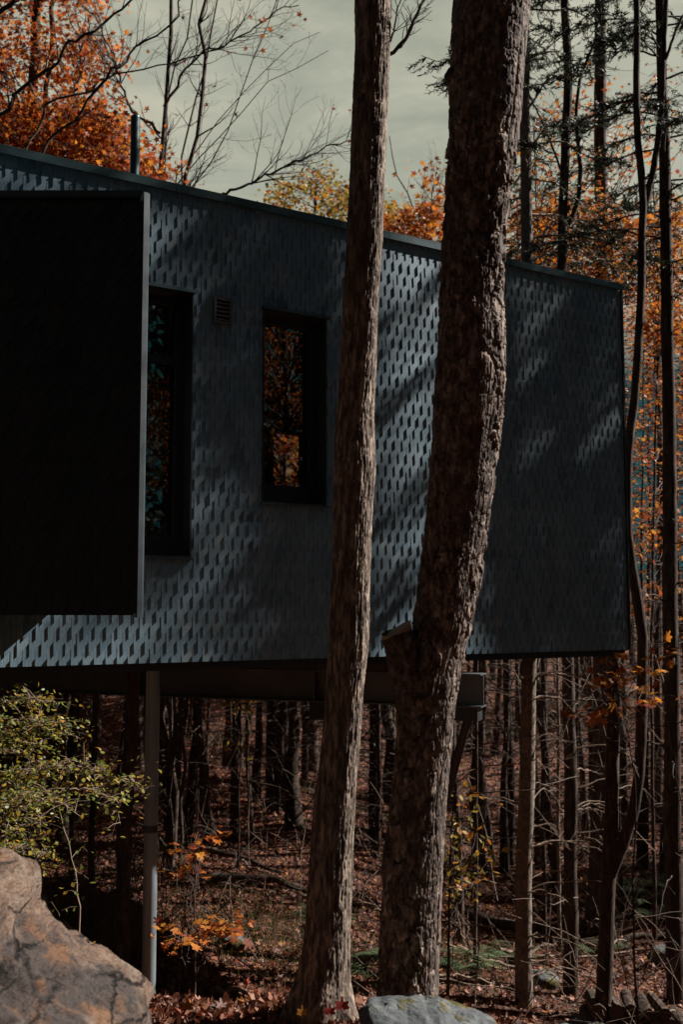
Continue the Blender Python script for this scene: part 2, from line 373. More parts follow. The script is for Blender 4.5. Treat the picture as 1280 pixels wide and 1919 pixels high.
# ------------------------------------------------------------------ house
W0 = np.array([-2.3814, 7.2813]); WD = np.array([.8462, .5329]); WN = np.array([.5329, -.8462]); WL = 6.0943
ZB, ZT = CAMZ - .3905, CAMZ + 3.2095
def W(s, o, z): return (W0[0] + WD[0] * s + WN[0] * o, W0[1] + WD[1] * s + WN[1] * o, z)
def wall_hit(px, py):
    r = P(px, py, 1.0) - np.array([0, 0, CAMZ])
    k = (W0 @ WN) / (r[:2] @ WN); q = r * k
    return (q[:2] - W0) @ WD, q[2] + CAMZ
S0 = -3.6
house = empty('house', (float(W0[0]), float(W0[1]), 0), 'black shingled forest cabin raised on a steel beam and round post', 'house')
HP = dict(parent=house, origin=(float(W0[0]), float(W0[1]), 0))

def clip_poly(poly, axis, val, keep_less):
    out = []
    for i in range(len(poly)):
        a, b = poly[i], poly[(i + 1) % len(poly)]
        ia = (a[axis] <= val) if keep_less else (a[axis] >= val); ib = (b[axis] <= val) if keep_less else (b[axis] >= val)
        if ia: out.append(a)
        if ia != ib:
            t_ = (val - a[axis]) / (b[axis] - a[axis]); out.append((a[0] + t_ * (b[0] - a[0]), a[1] + t_ * (b[1] - a[1])))
    return out
def shingles(mb, fr, s0, s1, z0, z1, holes, seed, p=.0835, E=.1105, amp=.092, t_=.0078):
    rng = np.random.default_rng(seed); m = t_ / E; D = .03
    rows = int((z1 - z0) / E) + 2
    for r in range(-1, rows):
        zt = z0 + r * E - .045
        for c in range(int((s1 - s0) / p) + 2):
            a = s0 + (c + (.5 if r % 2 else 0) - 1) * p; b = a + p - .0018
            jz = rng.normal() * .0022; zz = zt + jz; tj = rng.normal() * .0013; tl = rng.normal() * .006
            pol = [(a, zz), (b, zz + amp), (b, zz + E * 2.05), (a, zz + E * 2.05)]
            pieces = [pol]
            for (ha, hb, hz0, hz1) in holes:
                nx = []
                for q in pieces:
                    if max(x[0] for x in q) <= ha or min(x[0] for x in q) >= hb or max(x[1] for x in q) <= hz0 or min(x[1] for x in q) >= hz1: nx.append(q); continue
                    l = clip_poly(q, 0, ha, True); rr = clip_poly(q, 0, hb, False)
                    mid = clip_poly(clip_poly(q, 0, ha, False), 0, hb, True) if len(q) > 2 else []
                    lo = clip_poly(mid, 1, hz0, True) if len(mid) > 2 else []; hi = clip_poly(mid, 1, hz1, False) if len(mid) > 2 else []
                    nx += [x for x in (l, rr, lo, hi) if len(x) > 2]
                pieces = nx
            for q in pieces:
                for ax, val, kl in ((0, s0, False), (0, s1, True), (1, z0, False), (1, z1, True)):
                    if len(q) > 2: q = clip_poly(q, ax, val, kl)
                if len(q) < 3: continue
                # drop degenerate duplicates
                qq = [q[0]]
                for x in q[1:]:
                    if abs(x[0] - qq[-1][0]) + abs(x[1] - qq[-1][1]) > 1e-4: qq.append(x)
                if len(qq) > 2 and abs(qq[0][0] - qq[-1][0]) + abs(qq[0][1] - qq[-1][1]) < 1e-4: qq.pop()
                if len(qq) < 3: continue
                k = len(qq)
                fv = [fr(x, D + tj - m * (z - zz) + tl * (x - a), z) for x, z in qq]
                bv = [fr(x, D + tj - m * (z - zz) - .0115 + tl * (x - a), z) for x, z in qq]
                mb.add(fv + bv, [list(range(k))] + [[i, i + k, (i + 1) % k + k, (i + 1) % k] for i in range(k)])

# openings, from the photograph
a1, zt1 = wall_hit(360, 553); _, zb1 = wall_hit(362, 1046)
sW1, sW1z = wall_hit(232, 530)
W1 = (sW1, a1, zb1, zt1)
l2, zt2 = wall_hit(490, 581); r2, _ = wall_hit(608, 600); _, zb2 = wall_hit(497, 943)
W2 = (l2, r2, zb2, zt2)
v0, vz1 = wall_hit(396, 558); v1, _ = wall_hit(430, 560); _, vz0 = wall_hit(398, 607)
VT = (v0, v1, vz0, vz1)
ZF = ZT - .045                       # underside of the roof cap
mb = MB(); shingles(mb, W, S0, WL - .02, ZB, ZF, [W1, W2, VT], 3)
mb.build('shingle_cladding', shingle, **HP)
# sheathing behind the shingles with the openings left out, and the other walls
def sheet(mb, s0, s1, z0, z1, holes, o0, o1):
    ss = sorted({s0, s1, *[h[0] for h in holes], *[h[1] for h in holes]}); zs = sorted({z0, z1, *[h[2] for h in holes], *[h[3] for h in holes]})
    for a, b in zip(ss, ss[1:]):
        for c, d in zip(zs, zs[1:]):
            cs, cz = (a + b) / 2, (c + d) / 2
            if any(h[0] < cs < h[1] and h[2] < cz < h[3] for h in holes): continue
            mb.box((a, o0, c), (b, o1, d), W)
mb = MB(); sheet(mb, S0, WL - .03, ZB + .01, ZF, [W1, W2], -.42, -.002)
mb.box((WL - .12, -5.0, ZB + .01), (WL - .03, -.43, ZF), W)
mb.box((S0, -5.0, ZB + .01), (S0 + .1, -.43, ZF), W)
BO = (l2 + .9, l2 + 3.4, zb2 - .3, zt2 - .05)
BO2 = (l2 - 2.2, l2 + .1, zb2 - .3, zt2 - .05)
sheet(mb, S0 + .1, WL - .12, ZB + .01, ZF, [BO, BO2], -5.0, -4.85)
mb.build('wall', black, **HP)
mb = MB(); mb.box((S0, -5.0, ZB - .06), (WL - .03, -.01, ZB + .008), W); mb.build('floor_deck', black, **HP)
mb = MB(); mb.box((S0 + .1, -4.84, ZB + .012), (WL - .13, -.43, ZB + .03), W); mb.box((S0 + .11, -2.6, ZB + .03), (l2 - .75, -2.5, ZF - .02), W); mb.build('interior_floor', wood_in, **HP)
mb = MB(); mb.box((S0, -5.02, ZF + .002), (WL - .04, -.03, ZF + .03), W); mb.build('roof', black, **HP)
# roof cap in three lengths of folded metal
mb = MB()
for a, b in ((S0, 1.3), (1.304, 4.62), (4.624, WL + .012)):
    mb.box((a, -.10, ZF + .031), (b, .052, ZT), W); mb.box((a, .036, ZF - .018), (b, .052, ZF + .030), W)
mb.box((WL - .10, -5.02, ZF + .031), (WL + .012, -.102, ZT - .002), W)
mb.build('roof_trim', trimm, **HP)
mb = MB(); mb.box((WL - .018, -.06, ZB - .004), (WL + .004, .038, ZF - .02), W); mb.box((S0, -.02, ZB - .012), (WL - .019, .012, ZB - .002), W); mb.build('corner_trim', black, **HP)

def window(op, glass_o, transom=None, sub=False):
    a, b, c, d = op; fw = .055
    wn = MB()
    for q0, q1 in (((a, -.40, c), (a + .012, .036, d)), ((b - .012, -.40, c), (b, .036, d)), ((a + .0125, -.40, d - .012), (b - .0125, .036, d)), ((a + .0125, -.40, c), (b - .0125, .045, c + .014))):
        wn.box(q0, q1, W)
    root = wn.build('window', black, **HP)
    f = MB()
    a2, b2, c2, d2 = a + .0125, b - .0125, c + .0145, d - .0125
    f.box((a2, glass_o - .05, c2), (a2 + fw, glass_o + .03, d2), W); f.box((b2 - fw, glass_o - .05, c2), (b2, glass_o + .03, d2), W)
    f.box((a2 + fw, glass_o - .05, d2 - fw), (b2 - fw, glass_o + .03, d2), W); f.box((a2 + fw, glass_o - .05, c2), (b2 - fw, glass_o + .03, c2 + .15), W)
    if transom: f.box((a2 + fw, glass_o - .05, transom - .03), (b2 - fw, glass_o + .03, transom + .03), W)
    f.build('frame', black, root)
    g = MB(); g.box((a2 + fw - .01, glass_o - .006, c2 + .14), (b2 - fw + .01, glass_o, d2 - fw + .01), W); g.build('pane', glass, root)
    s = MB(); s.box((a - .012, .030, c - .012), (b + .012, .062, c + .001), W); s.build('sill', trimm, root)
    h = MB(); h.box((a - .015, .030, d), (b + .015, .066, d + .022), W); h.build('head_trim', trimm, root)
    for ch in (root,): pass
    return root
# sub-parts are built in the same offset frame as their window
def window_fix(root):
    for ch in root.children:
        ch.data.transform(__import__('mathutils').Matrix.Translation((-float(W0[0]), -float(W0[1]), 0)))
_, zt_tr = wall_hit(300, 664)
window_fix(window(W1, -.17, zt_tr)); window_fix(window(W2, -.15))
for op in (BO, BO2):
    g = MB(); g.box((op[0] - .02, -4.93, op[2] - .02), (op[1] + .02, -4.92, op[3] + .02), W); g.build('pane', glass, **HP)
# curtain inside the small window
mb = MB(); ss = np.linspace(l2 - .55, l2 + .62, 90); oo = -.95 + .045 * np.sin(ss * 52) + .02 * np.sin(ss * 121 + 1)
v = np.array([[W(s, o, z) for z in (ZB + .1, ZF - .5)] for s, o in zip(ss, oo)]).reshape(-1, 3)
i = np.arange(89) * 2; mb.add(v, np.stack([i, i + 2, i + 3, i + 1], -1)); mb.build('curtain', cloth, smooth_=True, **HP)
# wall vent: flange and five curved blades
vt = MB(); a, b, c, d = VT
for q0, q1 in (((a, -.03, c), (a + .02, .052, d)), ((b - .02, -.03, c), (b, .052, d)), ((a + .021, -.03, d - .02), (b - .021, .052, d)), ((a + .021, -.03, c), (b - .021, .052, c + .02))): vt.box(q0, q1, W)
vent = vt.build('vent', plain('vent_metal', (.075, .08, .085), .45, .1, .2, 4), **HP)
bl = MB(); hh = (d - c - .04) / 5
for k in range(5):
    z0 = c + .02 + k * hh; pr = [(-.02, 0), (.045, .004), (.050, hh * .25), (.044, hh * .55), (.022, hh * .85), (-.02, hh * .98)]
    v = [W(s, o, z0 + z) for s in (a + .021, b - .021) for o, z in pr]; n_ = len(pr)
    bl.add(v, [[q, q + 1, q + 1 + n_, q + n_] for q in range(n_ - 1)])
o = bl.build('vent_blades', MATS['vent_metal'], vent, smooth_=True); o.data.transform(__import__('mathutils').Matrix.Translation((-float(W0[0]), -float(W0[1]), 0)))

# splayed bay on the left
q = P(75, 1160, 1.0); sQ, _ = wall_hit(75, 1160)
Q = np.array(W(sQ, 0, 0))[:2]; YB = 5.98
cb = P(267, 1157, YB); ct = P(267, 364, YB); BX = cb[0]; BZ0, BZ1 = cb[2], ct[2]
def Bf(s, o, z): return (BX - .032 + s, YB - o, z)          # s runs from the corner; negative is left
bay = MB()
poly = [(BX - .06, YB + .02), (Q[0] + .05, Q[1] + .02), (-4.6, YB + .04)]
n_ = 3; vv = [(x, y, z) for z in (BZ0 + .012, BZ1 - .03) for x, y in poly]
bay.add(vv, [[0, 2, 1], [3, 4, 5], [0, 1, 4, 3], [1, 2, 5, 4], [2, 0, 3, 5]])
bayo = bay.build('bay', black, **HP)
tr4 = __import__('mathutils').Matrix.Translation((-float(W0[0]), -float(W0[1]), 0))
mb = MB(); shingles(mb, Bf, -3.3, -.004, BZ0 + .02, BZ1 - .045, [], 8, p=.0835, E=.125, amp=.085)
o = mb.build('bay_cladding', shingle_shaded, bayo); o.data.transform(tr4)
rd = (Q - np.array([BX, YB])); rd /= np.linalg.norm(rd)
pl = [(BX - .031, YB - .034), (BX - .024, YB - .036), (BX - .002, YB - .018), (BX, YB + .01), (BX + rd[0] * .12, YB + rd[1] * .12), (BX - .05, YB + .03)]
k = len(pl); mb = MB(); mb.add([(x, y, z) for z in (BZ0, BZ1) for x, y in pl], [list(range(k))[::-1], list(range(k, 2 * k))] + [[i, (i + 1) % k, (i + 1) % k + k, i + k] for i in range(k)])
o = mb.build('bay_corner_trim', trim2, bayo); o.data.transform(tr4)
mb = MB()
pl = [(BX - .033, YB - .05), (BX - .033 + rd[0] * .1, YB + rd[1] * .1), (Q[0], Q[1]), (-4.6, YB - .05)]; k = 4
mb.add([(x, y, z) for z in (BZ1 - .029, BZ1 + .004) for x, y in pl], [[0, 3, 2, 1], [4, 5, 6, 7]] + [[i, (i + 1) % k, (i + 1) % k + k, i + k] for i in range(k)])
o = mb.build('bay_roof_trim', trimm, bayo); o.data.transform(tr4)

# flue
mb = MB(); fx = P(252, 300, 9.6); ft = P(252, 218, 9.6)[2]; zr = ZT - .02
th = np.linspace(0, 1, 12)
mb.tube([(fx[0], 9.6, zr), (fx[0], 9.6, zr + .4), (fx[0], 9.6, ft - .012), (fx[0], 9.6, ft)], [.043, .043, .043, .040], 24)
mb.tube([(fx[0], 9.6, zr), (fx[0], 9.6, zr + .09)], [.11, .05], 24)
mb.build('flue', flue_m, smooth_=False, **HP)
# I-beam, its bracket and brace
bl_ = P(-260, 1290, 11.9); br = P(907, 1290, 9.35)
zt_b = P(905, 1262, 9.35)[2]; zb_b = P(905, 1325, 9.35)[2]
ax = np.array([br[0] - bl_[0], br[1] - bl_[1]]); Lb = np.linalg.norm(ax); ax /= Lb; an = np.array([ax[1], -ax[0]])
def Bm(s, o, z): return (bl_[0] + ax[0] * s + an[0] * o, bl_[1] + ax[1] * s + an[1] * o, z)
mb = MB(); fl = .013; hw = .10
mb.box((0, -hw, zb_b), (Lb, hw, zb_b + fl), Bm); mb.box((0, -hw, zt_b - fl), (Lb, hw, zt_b), Bm); mb.box((0, -.006, zb_b + fl), (Lb, .006, zt_b - fl), Bm)
for s in (Lb - .27, Lb - 1.55, Lb - 3.4): mb.box((s, .0065, zb_b + fl), (s + .012, hw - .01, zt_b - fl), Bm); mb.box((s, -hw + .01, zb_b + fl), (s + .012, -.0065, zt_b - fl), Bm)
mb.build('steel_beam', steel, **HP)
mb = MB(); mb.box((.3, -.09, zt_b + .004), (Lb - .75, .09, ZB - .062), Bm); mb.box((Lb - 1.5, -.075, zt_b + .003), (Lb - 1.32, .105, zt_b + .075), Bm)
mb.build('bearing_block', plain('oiled_timber', (.05, .035, .028), .7, 0, .4, 4), parent=house, origin=HP['origin'])
mb = MB(); mb.box((Lb - .62, -.085, zb_b - .115), (Lb - .035, .085, zb_b - .002), Bm); mb.build('beam_bracket', black, **HP)
mb = MB(); mb.box((Lb - 1.6, -.06, zb_b - .16), (Lb - 1.3, .06, zb_b - .002), Bm); mb.build('beam_bracket', black, **HP)
mb = MB(); e0 = np.array(Bm(Lb - .14, 0, zb_b - .10)); e1 = P(835, 1500, e0[1] + .35); mb.tube([e0, e1, e1 + (e1 - e0) * 1.2], .038, 14); mb.build('brace', black, **HP)
# round steel post with its stencilled mark
pp = P(287, 1250, 8.42); gzp = gz(pp[0], 8.42)
mb = MB(); mb.tube([(pp[0], 8.42, gzp - .3), (pp[0], 8.42, .6), (pp[0], 8.42, ZB - .05)], .053, 32); mb.tube([(pp[0], 8.42, gzp - .02), (pp[0], 8.42, gzp + .02)], .13, 4)
po = mb.build('support_post', galv, **HP)
for f in po.data.polygons: f.use_smooth = len(f.vertices) == 4
zc = P(287, 1552, 8.42)[2]
mb = MB(); v, f = tube([(pp[0], 8.42, zc - .028), (pp[0], 8.42, zc + .028)], .0545, 32); mb.add(v, f); o = mb.build('post_collar', plain('collar_paint', (.03, .032, .036), .5), po, smooth_=True); o.data.transform(tr4)

# ------------------------------------------------------------------ the two big trunks in front of the house
def worley(u, v, nu, seed):
    """distance to nearest and second nearest cell, cell id; periodic in u with nu cells"""
    iu = np.floor(u).astype(np.int64); iv = np.floor(v).astype(np.int64)
    f1 = np.full(u.shape, 9.0); f2 = np.full(u.shape, 9.0); cid = np.zeros(u.shape, np.int64); dx = np.zeros(u.shape); dy = np.zeros(u.shape)
    for a in (-1, 0, 1):
        for b in (-1, 0, 1):
            cu = iu + a; cv = iv + b; k = np.mod(cu, nu)
            px = cu + h3(k, cv, k * 0 + 1, seed); py = cv + h3(k, cv, k * 0 + 2, seed)
            d = np.hypot(u - px, v - py); id_ = k * 7919 + cv * 104729
            nb = d < f1
            f2 = np.where(nb, f1, np.minimum(f2, d)); cid = np.where(nb, id_, cid)
            dx = np.where(nb, u - px, dx); dy = np.where(nb, v - py, dy); f1 = np.where(nb, d, f1)
    return f1, f2, cid, dx, dy
def cyl_noise(th, z, r, sx, sz, seed, oct=4):
    return fbm(np.stack([np.cos(th) * r / sx, np.sin(th) * r / sx, z / sz], -1), seed, oct)

def big_trunk(ctrl, Y, nz, nseg, disp):
    """ctrl: (px, py, width px) from top to bottom along the trunk; displaced bark as real geometry"""
    pts = []; rad = []
    for (px, py, wd) in ctrl:
        q = P(px, py, Y); dist = np.linalg.norm((q - [0, 0, CAMZ]) * [0, 1, 1]); pts.append(q); rad.append(wd / 2 / FPX * dist * .985)
    c = spline(np.column_stack([np.array(pts), rad]), nz)
    p3, r = c[:, :3], c[:, 3]
    d, a, b = frames(p3)
    ln = np.concatenate([[0], np.cumsum(np.linalg.norm(np.diff(p3, axis=0), axis=1))])
    th = np.arange(nseg) / nseg * 2 * math.pi
    TH = np.tile(th, nz); LN = np.repeat(ln, nseg); RR = np.repeat(r, nseg)
    D = disp(TH, LN, RR)
    rr = (RR + D).reshape(nz, nseg)
    v = p3[:, None] + rr[..., None] * (np.cos(th)[None, :, None] * a[:, None] + np.sin(th)[None, :, None] * b[:, None])
    i = np.arange(nz - 1)[:, None] * nseg; j = np.arange(nseg)[None]; k = (j + 1) % nseg
    f = np.stack([i + j, i + nseg + j, i + nseg + k, i + k], -1).reshape(-1, 4)
    return v.reshape(-1, 3), f, p3, r

def dispA(th, ln, r):
    nu = 58
    wv = cyl_noise(th, ln, .1, .05, .22, 41, 4)
    f1, f2, cid, dx, dy = worley(th / (2 * math.pi) * nu + wv * 1.1, ln / .12 + .5 * wv, nu, 11)
    e = smooth(0, .35, f2 - f1)
    hsh = h3(cid, cid * 3, cid * 0, 4)
    d = .0034 * e + .0018 * (hsh - .5) + .006 * cyl_noise(th, ln, .1, .14, .5, 21, 3) + .0030 * cyl_noise(th, ln, .1, .0075, .11, 22, 3) + .0012 * cyl_noise(th, ln, .1, .012, .014, 23, 2)
    top = ln.max(); k = smooth(top - .62, top - .1, ln)
    return d - .003 + k * r * .16 * (np.cos(5 * th + 1.1) + .6 * np.cos(3 * th + .4))
pA = [(722, -900, 50), (706, -300, 58), (699, 0, 62), (695, 200, 62), (689, 330, 64), (683, 440, 66), (677, 560, 66), (671, 700, 67), (663, 800, 73), (664, 880, 79), (661, 960, 73), (660, 1020, 70), (656, 1120, 71), (654, 1200, 72), (645, 1300, 71), (639, 1400, 70), (629, 1500, 75), (619, 1650, 79), (611, 1780, 84), (606, 1840, 97), (603, 1885, 118), (602, 1960, 150), (602, 2010, 165)]
v, f, pA3, rA = big_trunk(pA, 5.45, 1500, 190, dispA)
tA = empty('maple_tree', (float(pA3[-1, 0]), 5.45, gz(pA3[-1, 0], 5.45)), 'slender tall grey-brown trunk in front of the house, mossy flared foot in the leaves', 'tree')
oA = tuple(tA.location)
MB().add(v, f).build('trunk', barkA, tA, smooth_=True, origin=oA)

PLATE = {}
def dispB(th, ln, r):
    nu = 17
    wv = cyl_noise(th, ln, .18, .05, .09, 51, 4); wz = cyl_noise(th, ln, .18, .045, .07, 52, 4)
    f1, f2, cid, dx, dy = worley(th / (2 * math.pi) * nu + wv * .42, ln / .092 + wz * .45, nu, 31)
    g1, g2, c2, ex, ey = worley(th / (2 * math.pi) * 47 + wv * .6, ln / .055 + wz * .6, 47, 37)
    h1 = h3(cid, cid * 3, cid * 0, 4); h2 = h3(cid, cid * 5, cid * 0, 5); h4 = h3(cid, cid * 5, cid * 0 + 3, 6); k2 = h3(c2, c2 * 5, c2 * 0, 7)
    e = smooth(.03, .15, f2 - f1 + .06 * cyl_noise(th, ln, .18, .01, .015, 83, 2)); e2 = smooth(.0, .10, g2 - g1)
    # smoother stringy bark on part of the upper left side, loose plates elsewhere
    k = .25 + .75 * smooth(-.25, .35, cyl_noise(th, ln, .18, .22, .9, 61, 2) + .45 * np.cos(th))
    plate = e * (.006 + .013 * h1) + e * .015 * ((h2 - .5) * dx + (h4 - .25) * dy) + .0035 * e2 * np.round(k2 * 2)
    d = k * plate + (1 - k) * (.004 * e2 + .003 * cyl_noise(th, ln, .18, .008, .12, 73, 3)) + .010 * cyl_noise(th, ln, .18, .3, .7, 71, 2) + .0011 * cyl_noise(th, ln, .18, .012, .02, 72, 3)
    seam = np.exp(-((cyl_noise(th, ln, .18, .16, .8, 81, 2)) / .030) ** 2)
    PLATE['v'] = np.where(k > .45, .75 * h2 + .25 * k2, .35 + .25 * k2)
    return d - .010 - .010 * seam * (1 - .5 * k)
pB = [(985, -900, 112), (945, -300, 124), (925, 0, 128), (917, 110, 130), (912, 200, 129), (903, 300, 121), (894, 400, 114), (888, 450, 112), (885, 560, 115), (882, 690, 129), (876, 760, 130), (871, 820, 124), (862, 920, 120), (853, 1000, 112), (842, 1090, 106), (829, 1170, 102), (811, 1240, 108), (799, 1300, 113), (796, 1370, 108), (789, 1450, 104), (777, 1600, 110), (769, 1780, 104), (766, 1880, 106), (765, 1960, 112), (765, 2060, 124)]
v, f, pB3, rB = big_trunk(pB, 5.0, 1560, 300, dispB)
tB = empty('pine_tree', (float(pB3[-1, 0]), 5.0, gz(pB3[-1, 0], 5.0)), 'thick rough-barked leaning trunk in front of the house with a sawn-off branch stub', 'tree')
oB = tuple(tB.location)
o = MB().add(v, f).build('trunk', barkB, tB, smooth_=True, origin=oB)
at = o.data.attributes.new('plate_tone', 'FLOAT', 'POINT'); at.data.foreach_set('value', PLATE['v'].astype(np.float32))
# sawn stub on its left side and the small knob higher up
def stub(path, nz, ns, mat_, par, org, amp, seed):
    c = spline(path, nz); d, a, b = frames(c[:, :3]); th = np.arange(ns) / ns * 2 * math.pi
    TH = np.tile(th, nz); LN = np.repeat(np.linspace(0, np.linalg.norm(c[-1, :3] - c[0, :3]), nz), ns)
    f1, f2, cid, dx, dy = worley(TH / (2 * math.pi) * 13, LN / .05, 13, seed)
    D = amp * (np.clip((f2 - f1) / .3, 0, 1) + h3(cid, cid, cid, 1) * .6 - .8) + amp * .6 * cyl_noise(TH, LN, .1, .05, .08, seed, 3)
    rr = (c[:, 3][:, None] + D.reshape(nz, ns))
    v = c[:, None, :3] + rr[..., None] * (np.cos(th)[None, :, None] * a[:, None] + np.sin(th)[None, :, None] * b[:, None])
    i = np.arange(nz - 1)[:, None] * ns; j = np.arange(ns)[None]; k = (j + 1) % ns
    f = np.stack([i + j, i + ns + j, i + ns + k, i + k], -1).reshape(-1, 4)
    return MB().add(v.reshape(-1, 3), f).build('branch_stub', mat_, par, smooth_=True, origin=org), v[0]
def pr(px, py, Y, wpx): return [*P(px, py, Y), wpx / 2 / FPX * Y]
path = [pr(743, 1183, 4.87, 55), pr(748, 1205, 4.88, 56), pr(757, 1245, 4.91, 58), pr(770, 1300, 4.94, 62), pr(782, 1380, 4.98, 58)]
so_, ring = stub(path, 70, 60, barkB, tB, oB, .006, 5)
cen = ring.mean(0); ring2 = ring.copy(); n_ = len(ring2)
# tilted saw cut: slice the top ring so it rises to the right
ring2[:, 2] += (ring2[:, 0] - cen[0]) * .42 + .004
mb = MB(); mid = cen + (ring2 - cen).mean(0); in1 = mid + (ring2 - mid) * .5
mb.add(np.vstack([ring2, in1, mid[None], ring]), [[i, (i + 1) % n_, n_ + (i + 1) % n_, n_ + i] for i in range(n_)] + [[n_ + i, n_ + (i + 1) % n_, 2 * n_] for i in range(n_)])
mb.add(np.vstack([ring, ring2]), [[i, (i + 1) % n_, n_ + (i + 1) % n_, n_ + i] for i in range(n_)])
o = mb.build('cut_face', end_grain, so_); o.data.transform(__import__('mathutils').Matrix.Translation((-oB[0], -oB[1], -oB[2])))
path = [pr(838, 136, 4.98, 20), pr(841, 138, 4.98, 30), pr(852, 146, 5.0, 40), pr(872, 160, 5.0, 60)]
stub(path, 26, 30, barkB, tB, oB, .004, 9)

# ------------------------------------------------------------------ rocks
def rock(name, prof, cpx, Y, depth, mat_, label, seed, amp, sil_pow=.5, nphi=260, nps=130):
    """solid boulder: outline (pixels) as its largest section, rounded in depth"""
    c = P(cpx[0], cpx[1], Y); pts = np.array([P(x, y, Y) for x, y in prof])
    ang = np.unwrap(np.arctan2(pts[:, 2] - c[2], pts[:, 0] - c[0])); r = np.hypot(pts[:, 2] - c[2], pts[:, 0] - c[0])
    order = np.argsort(ang); ang, r = ang[order], r[order]
    ph = np.linspace(-math.pi, math.pi, nphi, endpoint=False)
    rr = np.interp(ph, np.concatenate([ang - 2 * math.pi, ang, ang + 2 * math.pi]), np.concatenate([r, r, r]))
    ps = np.linspace(-math.pi / 2, math.pi / 2, nps)
    PH, PS = np.meshgrid(ph, ps); RR = np.interp(PH, ph, rr) * np.clip(np.cos(PS), 0, 1) ** sil_pow
    v = np.stack([c[0] + RR * np.cos(PH), Y + depth * np.sin(PS) + 0 * PH, c[2] + RR * np.sin(PH)], -1).reshape(-1, 3)
    nrm = v - c; nrm /= np.linalg.norm(nrm, axis=1)[:, None]
    q = v.copy(); q = q @ np.array([[.91, 0, .41], [0, 1, 0], [-.41, 0, .91]]); q[:, 2] *= 2.2
    bed = q[:, 2] * 3.1 + 1.1 * fbm(q * 1.3, seed + 40, 3); fr_ = bed - np.floor(bed); rid = 1 - np.abs(fbm(q * 2.6, seed, 4)) + .55 * (smooth(0, .8, fr_) - smooth(.86, 1.0, fr_)) - .25; d = -amp * .75 + amp * (rid - .75) + amp * .55 * fbm(v * 9, seed + 9, 4) + amp * .25 * fbm(v * 34, seed + 20, 3)
    v = v + nrm * (d * (np.abs(np.cos(PS)).ravel() * .8 + .2))[:, None]
    i = np.arange(nps - 1)[:, None] * nphi; j = np.arange(nphi)[None]; k = (j + 1) % nphi
    f = np.stack([i + j, i + k, i + nphi + k, i + nphi + j], -1).reshape(-1, 4)
    o = MB().add(v, f).build(name, mat_, smooth_=True, origin=(c[0], Y, c[2]))
    return tag(o, label, 'boulder')
rock('boulder', [(-500, 1480), (-250, 1500), (-60, 1585), (0, 1612), (28, 1632), (34, 1652), (40, 1680), (46, 1716), (64, 1744), (100, 1775), (150, 1815), (205, 1838), (245, 1866), (268, 1884), (277, 1905), (280, 1960), (290, 2150), (260, 2350), (-200, 2420), (-600, 2300), (-700, 1800)], (-150, 2000), 3.9, .75, sandstone_mat(), 'big rust-streaked sandstone boulder beside the leaf mound', 3, .030, .55, 420, 220)
rock('boulder', [(655, 1990), (662, 1935), (668, 1898), (684, 1878), (716, 1873), (755, 1876), (800, 1884), (860, 1889), (905, 1900), (940, 1915), (965, 1950), (975, 2010), (850, 2080), (700, 2070)], (810, 1990), 4.3, .26, greyrock_mat(), 'low grey boulder with mustard moss at the foot of the rough trunk', 8, .02, .5)

# ------------------------------------------------------------------ trees of the wood
def wiggle(pts, amp, rng, n=None):
    p = spline(pts, n or max(6, len(pts) * 4)); k = len(p)
    w_ = np.cumsum(rng.normal(size=(k, 3)) * amp, axis=0); w_ -= w_[0] + (w_[-1] - w_[0]) * np.linspace(0, 1, k)[:, None]
    return p + w_
def trunk_mesh(mb, pts, r0, r1, rng, seg=10, n=30, rough=.06, flare=.35, wob=.007):
    p = wiggle(pts, wob * np.linalg.norm(np.subtract(pts[-1], pts[0])) ** .5 / 2, rng, n)
    tt = np.linspace(0, 1, n); r = r0 + (r1 - r0) * tt + r0 * flare * np.exp(-tt * n * .45)
    v, f = tube(p, r, seg); c = np.repeat(p, seg, 0)
    v = c + (v - c) * (1 + rough * rng.normal(size=(len(v), 1)))
    mb.add(v, f); return p, r
def sub_twigs(mb, p, r, rng, n, ln, depth, out, up=.3, tmin=.25, side=1.0):
    """side twigs off polyline p; tips and mid points collected in out"""
    d = np.gradient(p, axis=0); d /= np.linalg.norm(d, axis=1)[:, None] + 1e-9
    for _ in range(n):
        t_ = rng.uniform(tmin, .98); i = min(int(t_ * (len(p) - 1)), len(p) - 2)
        q = rng.normal(size=3); q -= (q @ d[i]) * d[i]; q /= np.linalg.norm(q)
        dr = d[i] * rng.uniform(.5, 1.0) + q * side * rng.uniform(.4, .9) + np.array([0, 0, up * rng.uniform(0, 1)])
        dr /= np.linalg.norm(dr); L = ln * rng.uniform(.45, 1.1) * (1.15 - .6 * t_)
        a = p[i]; m_ = a + dr * L * .5 + rng.normal(size=3) * L * .05; e = a + dr * L + np.array([0, 0, up * L * .25]) + rng.normal(size=3) * L * .06
        q_ = wiggle([a, m_, e], L * .012, rng, 7); rr = np.linspace(min(r[i] * .55, .0065 + .003 * depth), .0015, 7)
        v, f = tube(q_, rr, 4 if depth < 2 else 5); mb.add(v, f)
        out.append(q_)
        if depth > 0: sub_twigs(mb, q_, rr, rng, max(2, int(L * 5)), L * .55, depth - 1, out, up)
def in_poly(x, y, poly):
    c = False; j = len(poly) - 1
    for i in range(len(poly)):
        if (poly[i][1] > y) != (poly[j][1] > y) and x < (poly[j][0] - poly[i][0]) * (y - poly[i][1]) / (poly[j][1] - poly[i][1]) + poly[i][0]: c = not c
        j = i
    return c
def region(poly, Ys, n, rng):
    xs = [p[0] for p in poly]; ys = [p[1] for p in poly]; o = []
    while len(o) < n:
        x, y = rng.uniform(min(xs), max(xs)), rng.uniform(min(ys), max(ys))
        if in_poly(x, y, poly): o.append(P(x, y, rng.uniform(*Ys)))
    return np.array(o)
